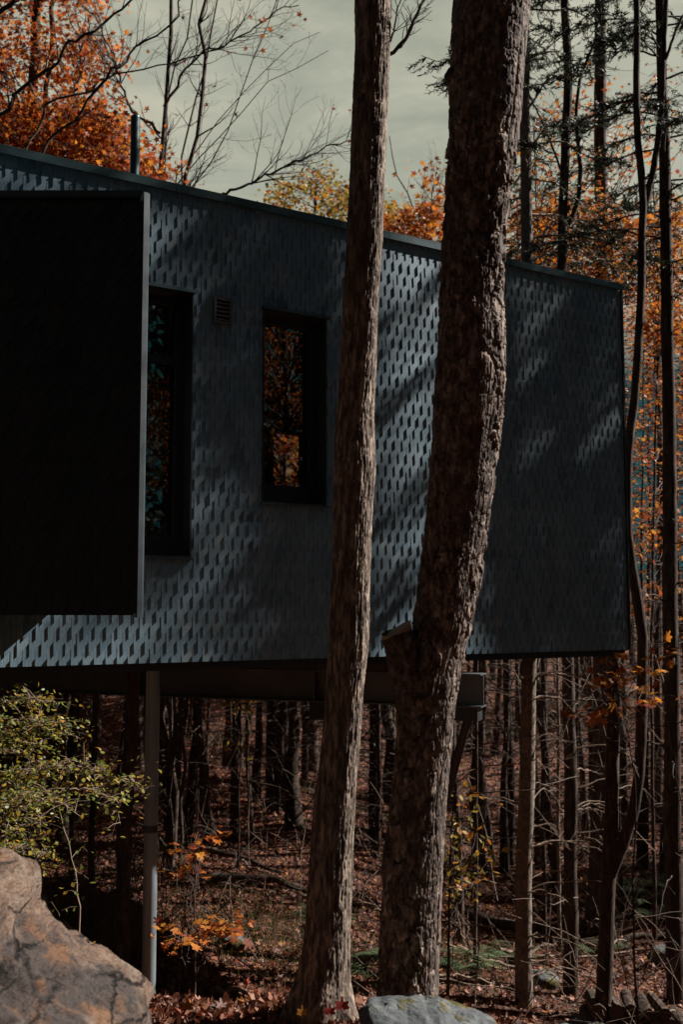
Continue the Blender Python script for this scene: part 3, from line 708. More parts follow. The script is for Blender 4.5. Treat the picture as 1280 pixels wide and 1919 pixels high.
def ground_pt(px, Y):
    x = (px - 640) / FPX * Y * 1.0; return np.array([x, Y, gz(x, Y) - .05])

def tree(name, label, cat, stems, mats, seed, seg=10, twigs=None, crown=None, group=None, n=34):
    """stems: list of (points, r0, r1) in world space; first one is the trunk. crown: dict(regions, n, per, sig, size, mat, shape)"""
    rng = np.random.default_rng(seed); base = np.array(stems[0][0][0], float)
    root = empty(name, tuple(base), label, cat, group)
    org = tuple(base); polys = []
    for i, (pts, r0, r1) in enumerate(stems):
        mb = MB(); p, r = trunk_mesh(mb, [np.array(q, float) for q in pts], r0, r1, rng, seg, n, flare=.35 if i == 0 else 0, wob=.006 if i == 0 else .034)
        polys.append((p, r)); mb.build('trunk' if i == 0 else 'limb', mats[0], root, True, org)
    bm = MB(); tips = []
    if twigs:
        for k, (p, r) in enumerate(polys):
            if k in twigs.get('skip', ()): continue
            sub_twigs(bm, p, r, rng, twigs['n'], twigs['len'], twigs.get('depth', 1), tips, twigs.get('up', .3), twigs.get('tmin', .25))
    pos = []
    if crown:
        allp = np.concatenate([p for p, r in polys])
        for poly, Ys, n_, per, sig in crown['regions']:
            cs = region(poly, Ys, n_, rng)
            for c in cs:
                dd = np.linalg.norm(allp - c - [0, 0, -.0], axis=1) + 1.3 * np.maximum(allp[:, 2] - c[2] + .25, 0); s = allp[np.argmin(dd)]
                m_ = (s + c) / 2 + [0, 0, rng.uniform(-.1, .25)]
                q_ = wiggle([s, m_, c], .02, rng, 9); v, f = tube(q_, np.linspace(crown.get('br', .014), .003, 9), 4); bm.add(v, f)
                k = max(1, int(per * rng.uniform(.4, 1.6)))
                pos.append(c + rng.normal(size=(k, 3)) * sig * np.array([1, 1, .55]))
                for q in pos[-1][::6]: v, f = tube(np.array([c, (c + q) / 2 + [0, 0, .03], q]), np.array([.004, .003, .0015]), 3); bm.add(v, f)
    if twigs and twigs.get('leaf', 0):
        tp = np.array([q[-1] for q in tips] + [q[4] for q in tips]); pos.append(tp[rng.random(len(tp)) < twigs['leaf']])
    if bm.n: bm.build('branches', mats[1], root, True, org)
    if pos:
        pos = np.concatenate(pos); lm = MB(); cr = crown or twigs
        leaves(lm, pos, cr.get('size', .07) * rng.uniform(.65, 1.25, len(pos)), rng, cr.get('shape', KITE), cr.get('flat', .5), 1.0, cr.get('droop', .3))
        lm.build('crown', cr['mat'], root, False, org)
    return root

def px_path(lst, Y, base=True):
    p = [P(x, y, Y) for x, y in lst]
    if base:
        b = p[0].copy(); b[2] = gz(b[0], b[1]) - .08
        if b[2] < p[0][2] - .2: p = [b] + p
    return p
def rp(w_, Y): return w_ / 2 / FPX * Y

# --- top left: orange maple behind the roof
Y = 15.0
tree('maple_tree', 'orange and red maple crown rising behind the roof on the far left', 'tree',
     [(px_path([(60, 330), (62, 180), (70, 0), (78, -160)], Y), .16, .05), (px_path([(66, 300), (85, 180), (92, 60), (104, -60)], Y), .07, .03), (px_path([(60, 320), (20, 200), (-40, 60)], Y), .07, .03), (px_path([(64, 290), (130, 200), (215, 120)], Y, False), .045, .012), (px_path([(95, 260), (150, 190), (165, 60)], Y, False), .03, .012)],
     (barkD, twig_d), 11, crown=dict(regions=[([(-120, 330), (-120, -120), (150, -120), (178, 20), (205, 110), (190, 200), (235, 260), (290, 330)], (13.6, 16.6), 190, 46, .27), ([(-60, 330), (-60, 190), (210, 215), (285, 285), (295, 335)], (13.2, 15.5), 90, 62, .24)], size=.074, mat=redor, shape=STAR, flat=.35, br=.012))
# --- bare many-stemmed tree behind the roof
Y = 14.0
S = [(px_path([(296, 340), (304, 220), (314, 110), (320, 0), (326, -140)], Y), rp(14, Y), rp(7, Y)), (px_path([(332, 345), (352, 240), (368, 120), (387, 0), (402, -120)], Y), rp(13, Y), rp(6, Y)),
     (px_path([(318, 340), (345, 215), (405, 40), (420, -60)], Y), rp(6, Y), rp(3, Y)), (px_path([(344, 345), (395, 270), (470, 110), (525, -20)], Y), rp(7, Y), rp(1.5, Y)),
     (px_path([(350, 345), (440, 235), (540, 150), (615, 95)], Y), rp(7, Y), rp(1, Y)), (px_path([(410, 368), (500, 325), (580, 285), (662, 262)], Y, False), rp(6, Y), rp(2, Y)),
     (px_path([(340, 345), (420, 205), (470, 150), (600, 60)], Y), rp(6, Y), rp(1, Y)), (px_path([(300, 250), (262, 215), (200, 110), (176, 20)], Y, False), rp(6, Y), rp(2, Y)), (px_path([(306, 200), (360, 110), (430, 70), (560, 10)], Y, False), rp(5, Y), rp(2, Y)), (px_path([(330, 345), (330, 240), (365, 60), (368, -60)], Y), rp(6, Y), rp(3, Y))]
tree('bare_tree', 'bare many-stemmed tree fanning thin branches over the roof against the pale sky', 'tree', S, (barkF, twig_d), 12, seg=7, n=26,
     twigs=dict(n=26, len=1.25, depth=2, up=.25, leaf=.022, size=.07, mat=darkleaf, shape=STAR, flat=.2, tmin=.22))
# --- tree out of frame on the left whose long branches sweep across the orange crown
Y = 10.5
tree('bare_tree', 'dark bare branches sweeping up across the orange maple crown at the left edge', 'tree',
     [(px_path([(-230, 900), (-225, 420), (-215, 0), (-210, -300)], Y), .13, .07), (px_path([(-222, 420), (-60, 275), (0, 208), (90, 132), (165, 68), (258, -6)], Y, False), rp(11, Y), rp(4, Y)), (px_path([(-218, 120), (-60, 64), (0, 40), (40, 20), (80, -8)], Y, False), rp(13, Y), rp(8, Y)),
      (px_path([(-222, 500), (40, 330), (110, 190), (165, 160), (235, 116), (320, 106), (420, 88)], Y, False), rp(8, Y), rp(2, Y)), (px_path([(-222, 470), (-20, 370), (110, 255), (200, 140), (290, 60), (350, -20)], Y, False), rp(8, Y), rp(3, Y))],
     (barkD, twig_d), 13, seg=7, twigs=dict(n=9, len=.7, depth=1, up=.3, tmin=.5, skip=(0,)))
# --- yellow-green crown beyond the roof, orange crowns beside it
Y = 24
tree('maple_tree', 'yellow and orange crown showing above the roof between flue and slender trunk', 'tree', [(px_path([(590, 420), (592, 360)], Y), .12, .03)], (barkD, twig_d), 14,
     crown=dict(regions=[([(500, 400), (515, 352), (560, 350), (600, 330), (640, 345), (672, 350), (735, 400), (740, 460), (560, 440)], (22.5, 25.5), 70, 60, .26)], size=.11, mat=yelor, flat=.3, br=.012))
Y = 20
tree('maple_tree', 'thin orange-leaved tree just above the roof between the two big trunks', 'tree', [(px_path([(760, 480), (775, 380), (745, 330), (730, 255)], Y), .06, .008), (px_path([(790, 470), (800, 380), (815, 310)], Y, False), .02, .006)], (barkD, twig_d), 15,
     twigs=dict(n=14, len=.9, depth=1, up=.5), crown=dict(regions=[([(715, 440), (720, 405), (770, 400), (850, 350), (860, 480)], (18.5, 21), 60, 22, .16), ([(725, 400), (780, 330), (840, 300), (850, 400)], (18.5, 21), 16, 7, .2)], size=.10, mat=orange, shape=STAR, flat=.3, br=.008))
# --- branch of the slender trunk at the very top
mb = MB(); rng = np.random.default_rng(5)
for lst, r0, r1 in (([(718, 112), (738, 96), (752, 80), (770, 52), (786, 22), (799, -6)], 5, 4), ([(738, 96), (744, 92), (760, 62), (772, 40)], 3, 1.5), ([(722, 108), (735, 60), (742, 30), (752, -10)], 3, 2)):
    q = wiggle([P(x, y, 5.48) for x, y in lst], .003, rng, 22); mb.tube(q, np.linspace(rp(r0 * 1.6, 5.85), rp(r1 * 1.3, 5.85), 22), 6, False)
    o_ = []; sub_twigs(mb, q, np.full(22, .004), rng, 7, .22, 1, o_, .3)
mb.build('branches', twig_d, tA, True, oA)

# --- right-hand trunks standing in front of the wood
def dead_branches(bm, p, r, rng, n, ln, zlo, zhi, side=0.0, sag=.25):
    for _ in range(n):
        z = rng.uniform(zlo, zhi); i = int(np.argmin(np.abs(p[:, 2] - z))); a = p[i]
        an_ = rng.uniform(0, 2 * math.pi) if rng.random() > side else rng.uniform(-.9, .9)
        dr = np.array([math.cos(an_), math.sin(an_), rng.uniform(-.15, .25)]); L = ln * rng.uniform(.35, 1.2)
        q = wiggle([a + dr * r[i] * .8, a + dr * L * .5 + [0, 0, .03], a + dr * L + [0, 0, -sag * L * rng.uniform(0, 1.3)]], .012, rng, 9)
        v, f = tube(q, np.linspace(rng.uniform(.006, .012), .002, 9), 5); bm.add(v, f)
        o_ = []; sub_twigs(bm, q, np.linspace(.006, .002, 9), rng, int(rng.integers(1, 5)), .35 * L, 0, o_, -.15)
def spruce_sprays(bm, lm, p, rng, n, zlo, zhi, ln, ang=None, dens=1.0):
    """green boughs: bough, side twigs and needles"""
    NP = []; ND = []
    for b_ in range(n):
        z = zlo + (zhi - zlo) * (b_ + rng.random()) / n; i = int(np.argmin(np.abs(p[:, 2] - z))); a = p[i].copy(); a[2] = z
        an_ = rng.uniform(*ang) if ang else rng.uniform(0, 2 * math.pi)
        dr = np.array([math.cos(an_), math.sin(an_), 0]); L = ln * rng.uniform(.55, 1.15)
        q = wiggle([a, a + dr * L * .35 + [0, 0, .05 * L], a + dr * L * .75 + [0, 0, -.10 * L], a + dr * L + [0, 0, -.16 * L]], .015, rng, 14)
        v, f = tube(q, np.linspace(.013, .003, 14), 5); bm.add(v, f)
        nt_ = int(L * 15 * dens)
        for _ in range(nt_):
            t_ = rng.uniform(.25, 1); j = min(int(t_ * 13), 12); sd = np.array([-dr[1], dr[0], 0]) * rng.choice([-1, 1])
            tl = rng.uniform(.12, .42) * (1.2 - .5 * t_); e = q[j] + (dr * rng.uniform(.3, .9) + sd * rng.uniform(.3, 1)) * tl + [0, 0, -tl * rng.uniform(.0, .5)]
            v, f = tube(np.array([q[j], (q[j] + e) / 2 + [0, 0, .02], e]), np.array([.0035, .0028, .0015]), 3); bm.add(v, f)
            if rng.random() < .15: continue
            k = int(tl * 75 * dens) + 2; u = rng.random(k)[:, None]; NP.append(q[j] + (e - q[j]) * u); ND.append(np.tile((e - q[j]) / tl, (k, 1)))
    if NP:
        NP = np.concatenate(NP); ND = np.concatenate(ND); k = len(NP)
        tt = ND * .7 + rng.normal(size=(k, 3)) * .55; tt /= np.linalg.norm(tt, axis=1)[:, None]
        bb = np.cross(tt, rng.normal(size=(k, 3))); bb /= np.linalg.norm(bb, axis=1)[:, None]
        s = rng.uniform(.03, .06, k)
        v = NP[:, None] + s[:, None, None] * (NEEDLE[None, :, 0, None] * 1.1 * bb[:, None] + NEEDLE[None, :, 1, None] * tt[:, None])
        lm.add(v, np.arange(k * 4).reshape(k, 4))
def front_trunk(name, label, lst, Y, wds, bark, seed, branches=None, sprays=None, limbs=(), crown=None, seg=16, n=60, tw=twig_m, rough=.035):
    rng = np.random.default_rng(seed); pts = px_path(lst, Y); base = pts[0]
    root = empty(name, tuple(base), label, 'tree'); org = tuple(base)
    mb = MB(); p, r = trunk_mesh(mb, pts, rp(wds[0], Y), rp(wds[1], Y), rng, seg, n, rough, .12, .0022); mb.build('trunk', bark, root, True, org)
    polys = [(p, r)]
    for l_, w0, w1 in limbs:
        mb = MB(); p2, r2 = trunk_mesh(mb, [P(x, y, Y) for x, y in l_], rp(w0, Y), rp(w1, Y), rng, 9, 30, .03, 0); mb.build('limb', bark, root, True, org); polys.append((p2, r2))
    bm = MB(); lm = MB()
    for b in branches or (): dead_branches(bm, p, r, rng, *b)
    for s in sprays or (): spruce_sprays(bm, lm, p, rng, *s)
    if bm.n: bm.build('branches', tw, root, True, org)
    if lm.n: lm.build('crown', needle, root, False, org)
    return root, polys
Z = CAMZ
front_trunk('spruce_tree', 'pale straight spruce trunk with bristling dead twigs right of the house stilts', [(982, 1919), (981, 1700), (985, 1500), (990, 1240), (992, 800), (989, 480), (986, 250), (984, 0), (983, -300)], 11.5, (31, 17), barkP, 21,
            [(34, .85, -1.8, 1.6, .75, .3), (20, .8, 3.2, 5.5)], [(36, 5.8, 10.8, 1.5, None, 1.3)])
front_trunk('young_maple_tree', 'dark straight trunk with a crooked side stem, second from the pale spruce', [(1070, 1919), (1071, 1700), (1071, 1500), (1062, 1240), (1050, 900), (1052, 500), (1058, 300), (1064, 140), (1058, 0), (1055, -250)], 12.2, (26, 14), barkD, 22,
            [(16, .7, -1.0, 1.2, .6, .1)], None, [([(1056, 440), (1075, 400), (1088, 355), (1085, 250), (1088, 170), (1096, 130), (1112, 90), (1128, 45), (1120, -20)], 10, 4), ([(1054, 330), (1030, 260), (1012, 220), (985, 160)], 5, 3)])
front_trunk('forked_tree', 'mossy dark trunk with a low fork and long curved second stem beside the house corner', [(1130, 1919), (1142, 1700), (1150, 1500), (1153, 1240), (1150, 900), (1146, 600)], 11.0, (29, 16), barkD, 23, [(12, .6, -1.5, 1.5, .3, .4)], None,
            [([(1143, 1645), (1172, 1560), (1192, 1490), (1203, 1400), (1206, 1250), (1196, 1120), (1181, 1010), (1177, 900), (1184, 800), (1198, 700), (1204, 560), (1206, 450), (1210, 380), (1200, 280), (1195, 120), (1190, -150)], 22, 11), ([(1210, 385), (1226, 320), (1240, 200), (1248, 60), (1256, -150)], 13, 8), ([(1244, 130), (1258, 80), (1285, 20)], 7, 4)])
front_trunk('spruce_tree', 'dark thick spruce trunk at the right edge with hanging green boughs above', [(1268, 1919), (1262, 1600), (1257, 1200), (1256, 800), (1248, 500), (1243, 250), (1237, 40), (1234, -260)], 11.8, (33, 16), barkD, 24,
            [(34, .8, -1.5, 4.0, .2, .2)], [(52, 5.8, 10.4, 1.8, None, 1.35)], tw=twig_d)
front_trunk('old_tree', 'weathered broad trunk with flared base in the sunny leaf clearing', [(1112, 1830), (1116, 1700), (1124, 1500), (1128, 1250), (1130, 900), (1128, 450), (1126, 0)], 15.0, (34, 22), barkF, 25, [(14, .8, -.5, 3)], None, tw=twig_d)
front_trunk('slim_tree', 'slim trunk with orange understory leaves close behind the rough leaning trunk', [(864, 1835), (862, 1700), (858, 1560), (848, 1380), (846, 1200)], 13.6, (17, 12), barkF, 26, [(8, .5, -1.2, .8)])
front_trunk('slim_tree', 'very thin sapling stem between the slim trunk and the pale spruce', [(893, 1850), (893, 1700), (892, 1500), (893, 1360), (895, 1150)], 12.4, (7, 5), barkF, 27)
front_trunk('slim_tree', 'dark trunk under the house corner left of the pale spruce', [(955, 1620), (957, 1480), (950, 1250), (948, 1000)], 17.5, (18, 13), barkD, 28, [(10, .6, -.5, 1.5)], tw=twig_d)
front_trunk('slim_tree', 'thin pale dead stem with broken twigs between the spruce and the dark trunk', [(1050, 1740), (1049, 1600), (1050, 1400), (1048, 1240), (1046, 1000)], 14.5, (7, 5), barkP, 29, [(26, .45, -1.6, 1.4)])
front_trunk('slim_tree', 'brown trunk left of the round steel post with a sunlit right edge', [(228, 1845), (231, 1700), (237, 1500), (246, 1330), (252, 1150)], 9.6, (28, 24), barkF, 30, [(6, .4, -.8, .8)])
front_trunk('slim_tree', 'thin grey trunk among the yellow-green leaves on the left', [(170, 1770), (172, 1600), (178, 1400), (181, 1300), (182, 1150)], 11.5, (13, 9), barkF, 31, [(10, .5, -.9, 1.2)])
front_trunk('slim_tree', 'thinnest grey stem left among the dry stalks beside the boulder', [(132, 1750), (133, 1600), (136, 1400), (138, 1250)], 12.0, (9, 7), barkF, 32, [(10, .5, -.9, 1.2)])
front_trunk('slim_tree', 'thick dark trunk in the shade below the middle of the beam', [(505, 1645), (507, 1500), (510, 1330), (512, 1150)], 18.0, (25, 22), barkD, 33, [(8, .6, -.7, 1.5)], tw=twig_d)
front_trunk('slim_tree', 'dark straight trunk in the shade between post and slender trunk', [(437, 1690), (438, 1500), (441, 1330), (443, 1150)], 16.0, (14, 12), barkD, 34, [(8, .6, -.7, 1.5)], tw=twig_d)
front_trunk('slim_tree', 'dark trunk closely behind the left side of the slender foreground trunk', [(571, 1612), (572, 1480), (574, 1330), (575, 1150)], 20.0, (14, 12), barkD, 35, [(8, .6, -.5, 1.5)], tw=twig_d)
front_trunk('slim_tree', 'dim trunk seen between the two big foreground trunks', [(700, 1660), (701, 1500), (703, 1330), (704, 1150)], 17.0, (21, 17), barkD, 36, [(12, .7, -.7, 1.5)], [(10, -.4, 1.2, .9)], tw=twig_d)
front_trunk('slim_tree', 'far dark trunk on the grassy rise in the right-hand gap', [(1204, 1690), (1205, 1560), (1207, 1400), (1208, 1200)], 17.5, (22, 18), barkD, 37, [(8, .6, -.7, 1.5)], tw=twig_d)

# --- many more trunks deeper in the wood
rng = np.random.default_rng(77); far_protos = []
for k in range(5):
    mb = MB(); H = [9, 10, 11, 8.5, 12][k]
    p, r = trunk_mesh(mb, [np.array([0, 0, -.2]), np.array([.1, .05, H * .4]), np.array([.05 + .1 * k - .2, 0, H])], .040 + .012 * k, .018, rng, 8, 26, .07, .5, .008)
    dead_branches(mb, p, r, rng, 60, 1.1, .3, H - .5)
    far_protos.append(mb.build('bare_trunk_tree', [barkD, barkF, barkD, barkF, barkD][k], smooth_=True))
cnt = 0; used = [(-9, 0)]
tries = 0
while cnt < 280 and tries < 20000:
    tries += 1
    Y = 15.5 + 40 * rng.random() ** 1.5; x = rng.uniform(-.40, .42) * Y
    px = 640 + x / Y * FPX
    if any(abs(px - u) < 2 and abs(Y - v_) < 5 for u, v_ in used): continue
    used.append((px, Y)); left = px < 940
    o = far_protos[cnt % 5]
    if cnt >= 5: o = o.copy(); C.objects.link(o)
    hmax = 1.0
    if px < 950: hmax = min(1.0, ((.16 if px > 480 else .19) * Y + CAMZ - gz(x, Y)) / 11)
    sc = rng.uniform(.5, 1.35)
    o.location = (x, Y, gz(x, Y)); o.rotation_euler = (rng.normal() * .02, rng.normal() * .025, rng.uniform(0, 6.28)); o.scale = (sc, sc, hmax * rng.uniform(.85, 1.0))
    far = Y > 27
    if px > 1150: lab = 'distant thin dark trunk in the wood past the house corner' if far else 'thin bare trunk in the wood past the house corner'
    elif px > 900: lab = 'distant thin dark trunk behind the right half of the house' if far else 'thin bare trunk behind the right half of the house'
    else: lab = 'distant thin dark trunk in the deep shade below the beam' if far else 'thin bare trunk in the shaded wood below the beam'
    tag(o, lab, 'tree', lab.replace('trunk', 'trunks'))
    cnt += 1

# --- orange-leaved understory on the right, behind the house corner
def sap(label, lst, Y, regs, seed, mat_=orange, size=.066, shape=STAR, w=7, name='maple_sapling', flat=.6, br=.006, cat='sapling'):
    return tree(name, label, cat, [(px_path(lst, Y), rp(w, Y), rp(w * .35, Y))], (barkD, twig_d), seed, seg=7, n=24,
                crown=dict(regions=regs, size=size, mat=mat_, shape=shape, flat=flat, br=br))
sap('orange maple sapling filling the gap above the right end of the roof', [(1010, 1100), (1012, 600), (1004, 330), (1000, 240)], 14.5, [([(945, 500), (950, 395), (1010, 380), (1165, 380), (1160, 545)], (13.3, 16), 130, 24, .18), ([(945, 400), (960, 250), (1060, 170), (1160, 190), (1160, 400)], (13, 16), 60, 12, .19)], 41)
sap('tall orange sapling right of the house corner with leaves from roof to floor height', [(1226, 1800), (1224, 1100), (1232, 500), (1222, 300)], 14.0, [([(1165, 640), (1165, 430), (1290, 380), (1300, 640)], (13, 16), 125, 24, .18), ([(1168, 950), (1168, 640), (1300, 600), (1300, 950)], (13, 16.5), 60, 18, .2), ([(1180, 1200), (1176, 950), (1300, 950), (1300, 1200)], (13, 16), 32, 14, .17)], 42)
sap('rusty red sapling high up between the spruces on the right', [(1150, 1000), (1150, 500), (1130, 260), (1120, 120)], 16.0, [([(980, 330), (1040, 180), (1200, 130), (1290, 60), (1290, 330)], (14, 17), 34, 9, .2)], 43, redor)
sap('distant orange thicket crown behind the right-hand trunks', [(1100, 1000), (1100, 640), (1090, 520)], 22.0, [([(930, 520), (960, 470), (1280, 430), (1300, 1000), (1170, 1100), (1160, 560)], (20, 25), 150, 34, .3)], 44, redor, .08, KITE, 12)
sap('red-orange maple spray hanging under the right end of the house', [(1190, 1700), (1186, 1420), (1165, 1330), (1130, 1300)], 10.2, [([(1068, 1350), (1072, 1325), (1110, 1318), (1165, 1322), (1168, 1360), (1110, 1365)], (9.9, 10.4), 9, 5, .06), ([(1110, 1285), (1120, 1235), (1170, 1215), (1180, 1290)], (9.9, 10.4), 9, 5, .07), ([(1195, 1350), (1180, 1280), (1260, 1180), (1290, 1300)], (10, 11), 9, 5, .09)], 45, orange, .085, MAPLE, 5, br=.004)
sap('small sapling with yellow-orange leaves between the rough trunk and the pale spruce', [(838, 1900), (842, 1700), (846, 1560), (856, 1470)], 11.0, [([(835, 1690), (845, 1480), (905, 1470), (925, 1660)], (10.6, 12.2), 34, 7, .10)], 46, yelor, .08, OVAL, 6, br=.004)
sap('orange sapling in the shade right of the round steel post', [(367, 1850), (368, 1700), (371, 1560), (372, 1480)], 8.0, [([(318, 1640), (330, 1595), (372, 1555), (425, 1560), (380, 1632)], (7.8, 8.3), 11, 6, .055), ([(300, 1770), (306, 1728), (340, 1738), (372, 1760), (330, 1775)], (7.6, 8.2), 8, 9, .055), ([(384, 1745), (392, 1722), (440, 1712), (468, 1722), (428, 1760)], (7.7, 8.2), 8, 8, .05)], 47, orange, .062, MAPLE, 4.5, flat=1.2, br=.003)
sap('yellow-leaved sapling in the shade below the beam', [(445, 1600), (446, 1450), (448, 1320)], 14.0, [([(425, 1420), (430, 1310), (475, 1310), (480, 1390)], (13.5, 14.5), 12, 8, .11)], 48, yelor, .08, OVAL, 5)
# --- yellow-green shrub at the left edge and a second sprig by the post
def arch_shrub(label, lst, Y, seed, mat_=yellowg, size=.055, per=26, spread=.05):
    rng = np.random.default_rng(seed); b0 = P(*lst[0][0], Y); base = np.array([b0[0], Y, gz(b0[0], Y)])
    root = empty('shrub', tuple(base), label, 'shrub'); bm = MB(); lm = MB(); pos = []
    for l_ in lst:
        yy = Y + rng.uniform(-.5, .5); pts = [P(x, y, yy) for x, y in l_]
        if l_ is lst[0]: pts = [base] + pts
        q = wiggle(pts, .008, rng, 26); v, f = tube(q, np.linspace(.008, .002, 26), 5); bm.add(v, f)
        for _ in range(per):
            t_ = rng.uniform(.2, 1); i = min(int(t_ * 25), 24); d = rng.normal(size=3) * [1, 1, .35]; d /= np.linalg.norm(d)
            e = q[i] + d * rng.uniform(.03, .16); v, f = tube(np.array([q[i], (q[i] + e) / 2 + [0, 0, .01], e]), np.array([.0025, .002, .001]), 3); bm.add(v, f)
            pos.append(e + rng.normal(size=(3, 3)) * spread * [1, 1, .4])
    pos = np.concatenate(pos); leaves(lm, pos, size * rng.uniform(.6, 1.3, len(pos)), rng, OVAL, .75, 1, .5)
    bm.build('branches', twig_m, root, True, tuple(base)); lm.build('foliage', mat_, root, False, tuple(base)); return root
arch_shrub('yellow-green shrub arching in from the left above the boulder', [[(-60, 1560), (-10, 1420), (60, 1350), (128, 1335)], [(-60, 1440), (10, 1380), (80, 1362), (122, 1352)], [(-60, 1540), (0, 1480), (60, 1455), (128, 1430)], [(-70, 1500), (-10, 1490), (40, 1492), (90, 1480)], [(-60, 1600), (0, 1560), (40, 1548), (80, 1532)], [(-40, 1600), (10, 1585), (34, 1590), (48, 1602)], [(-60, 1380), (-10, 1330), (40, 1318), (100, 1312)], [(-70, 1520), (-30, 1510), (0, 1508), (40, 1500)], [(-30, 1660), (20, 1640), (60, 1616), (96, 1600)], [(-70, 1420), (-20, 1400), (30, 1405), (70, 1395)], [(-60, 1470), (-10, 1450), (30, 1442), (60, 1428)], [(-40, 1520), (60, 1440), (130, 1425), (190, 1448)], [(-50, 1400), (50, 1345), (110, 1352), (150, 1385)], [(-40, 1580), (40, 1520), (100, 1505), (150, 1530)]], 6.5, 51, per=62, size=.033)
arch_shrub('small yellow-green sprig drooping beside the brown trunk left of the post', [[(150, 1640), (120, 1480), (165, 1450), (222, 1470)], [(130, 1480), (180, 1490), (218, 1520), (224, 1545)], [(160, 1450), (190, 1430), (170, 1455), (205, 1500)], [(225, 1480), (250, 1470), (262, 1475), (272, 1482)]], 7.0, 52, per=22, spread=.04, size=.036)
arch_shrub('scattered yellow sprig behind the round steel post', [[(300, 1720), (290, 1600), (262, 1560), (245, 1540)], [(290, 1620), (275, 1600), (250, 1610), (242, 1640)], [(290, 1600), (310, 1580), (325, 1585)], [(280, 1660), (250, 1670), (225, 1680)]], 10.5, 53, per=8, spread=.05)

# ------------------------------------------------------------------ trees outside the frame that shade the place
def crown_tree(name, label, cat, base, H, cr, n, mat_, size, seed, r0=.14, group=None, shape=KITE, cz=.72, squash=1.25, cone=False, clumps=46, sig=.5):
    rng = np.random.default_rng(seed); root = empty(name, base, label, cat, group)
    mb = MB(); p, r = trunk_mesh(mb, [np.array([0, 0, -.3]), np.array([.1, .1, H * .5]), np.array([0, 0, H])], r0, .03, rng, 9, 26, .05, .4, .006)
    o = mb.build('trunk', barkF, root, True)
    bm = MB(); pos = []
    for k in range(clumps):
        if cone:
            t_ = rng.random() ** .8; z = H * (.12 + .87 * t_); rad = cr * (1.05 - t_) * rng.uniform(.3, 1.05); a = rng.uniform(0, 6.283); c = np.array([math.cos(a) * rad, math.sin(a) * rad, z])
        else:
            d = rng.normal(size=3); d /= np.linalg.norm(d); c = np.array([0, 0, H * cz]) + d * cr * rng.random() ** .4 * np.array([1, 1, squash])
        s = p[min(int(np.clip((c[2] - .6) / H, .1, .95) * 25), 25)]
        q = wiggle([s, (s + c) / 2 + [0, 0, .15], c], .03, rng, 8); v, f = tube(q, np.linspace(.03, .006, 8), 4); bm.add(v, f)
        pos.append(c + rng.normal(size=(max(1, n // clumps), 3)) * sig * [1, 1, .6])
    bm.build('branches', twig_d, root, True)
    pos = np.concatenate(pos); lm = MB(); leaves(lm, pos, size * rng.uniform(.6, 1.3, len(pos)), rng, shape, .4, 1, .3); lm.build('crown', mat_, root)
    return root
def bz(x, y): return (x, y, gz(x, y))
# added unseen crowns: leaves set along sun rays to shade chosen wall parts
SV = np.array(sv)
def shade_tree(label, areas, trunk_xy, seed, mat_, size=.085, name='maple_tree'):
    rng = np.random.default_rng(seed); pos = []; bm = MB(); base = np.array(bz(*trunk_xy)); cs = []
    for poly, n_, D in areas:
        xs = [q[0] for q in poly]; ys = [q[1] for q in poly]; k = 0
        while k < n_:
            x, y = rng.uniform(min(xs), max(xs)), rng.uniform(min(ys), max(ys))
            if not in_poly(x, y, poly): continue
            s, z = wall_hit(x, y); c = np.array(W(s, 0, z)) + SV * rng.uniform(*D)
            m_ = int(rng.integers(5, 12)); k += m_; cs.append(c)
            pos.append(c + rng.normal(size=(m_, 1)) * SV * .35 + rng.normal(size=(m_, 3)) * [.02, .035, .06])
    cs = np.array(cs); top = cs[:, 2].max() + .3
    root = empty(name, tuple(base), label, 'tree'); mb = MB(); mid = cs.mean(0)
    p, r = trunk_mesh(mb, [base + [0, 0, -.3], np.array([base[0], base[1], top * .5]), np.array([base[0], base[1], top])], .10, .05, rng, 10, 40, .05, .4, .004)
    mb.build('trunk', barkF, root, True, tuple(base))
    for c in cs[::5]:
        s = p[np.argmin(np.linalg.norm(p - c, axis=1) + 1.2 * np.maximum(p[:, 2] - c[2] + .4, 0))]
        q = wiggle([s, (s + c) / 2 + [0, 0, .1], c], .02, rng, 8); v, f = tube(q, np.linspace(.018, .005, 8), 4); bm.add(v, f)
    bm.build('branches', twig_d, root, True, tuple(base))
    pos = np.concatenate(pos); lm = MB(); leaves(lm, pos, size * rng.uniform(.6, 1.3, len(pos)), rng, KITE, .4, 1, .3); lm.build('crown', mat_, root, False, tuple(base))
    return root
def sun_xy(px, D):
    s, z = wall_hit(px, 900); c = np.array(W(s, 0, z)) + SV * D; return c[0], c[1]
far_end = [(850, 440), (1200, 520), (1200, 1250), (850, 1250)]
far_low = [(860, 800), (1000, 640), (1190, 560), (1190, 1240), (860, 1240)]
win = [(300, 330), (665, 400), (660, 1250), (430, 1250), (400, 1000), (340, 900), (330, 640)]
win_low = [(440, 800), (665, 600), (665, 1250), (500, 1250)]
shade_tree('unseen tree added off to the right, crown shaped to shade the far end of the wall', [(far_end, 2000, (13, 19)), (far_low, 1500, (13, 19)), ([(1040, 470), (1200, 500), (1200, 1250), (1040, 1250)], 700, (13, 19))], sun_xy(1060, 16), 61, needle, name='shade_mask_tree')
shade_tree('unseen tree added off to the right, crown shaped to shade the window half of the wall', [(win, 4300, (14, 20)), (win_low, 3000, (14, 20)), ([(-260, 240), (-20, 270), (-20, 1250), (-260, 1250)], 700, (14, 20)), ([(60, 1060), (330, 1060), (330, 1240), (60, 1240)], 170, (14, 20)), ([(0, 280), (300, 330), (300, 420), (0, 380)], 90, (14, 20))], sun_xy(540, 17), 62, needle, name='shade_mask_tree')
streaks = []
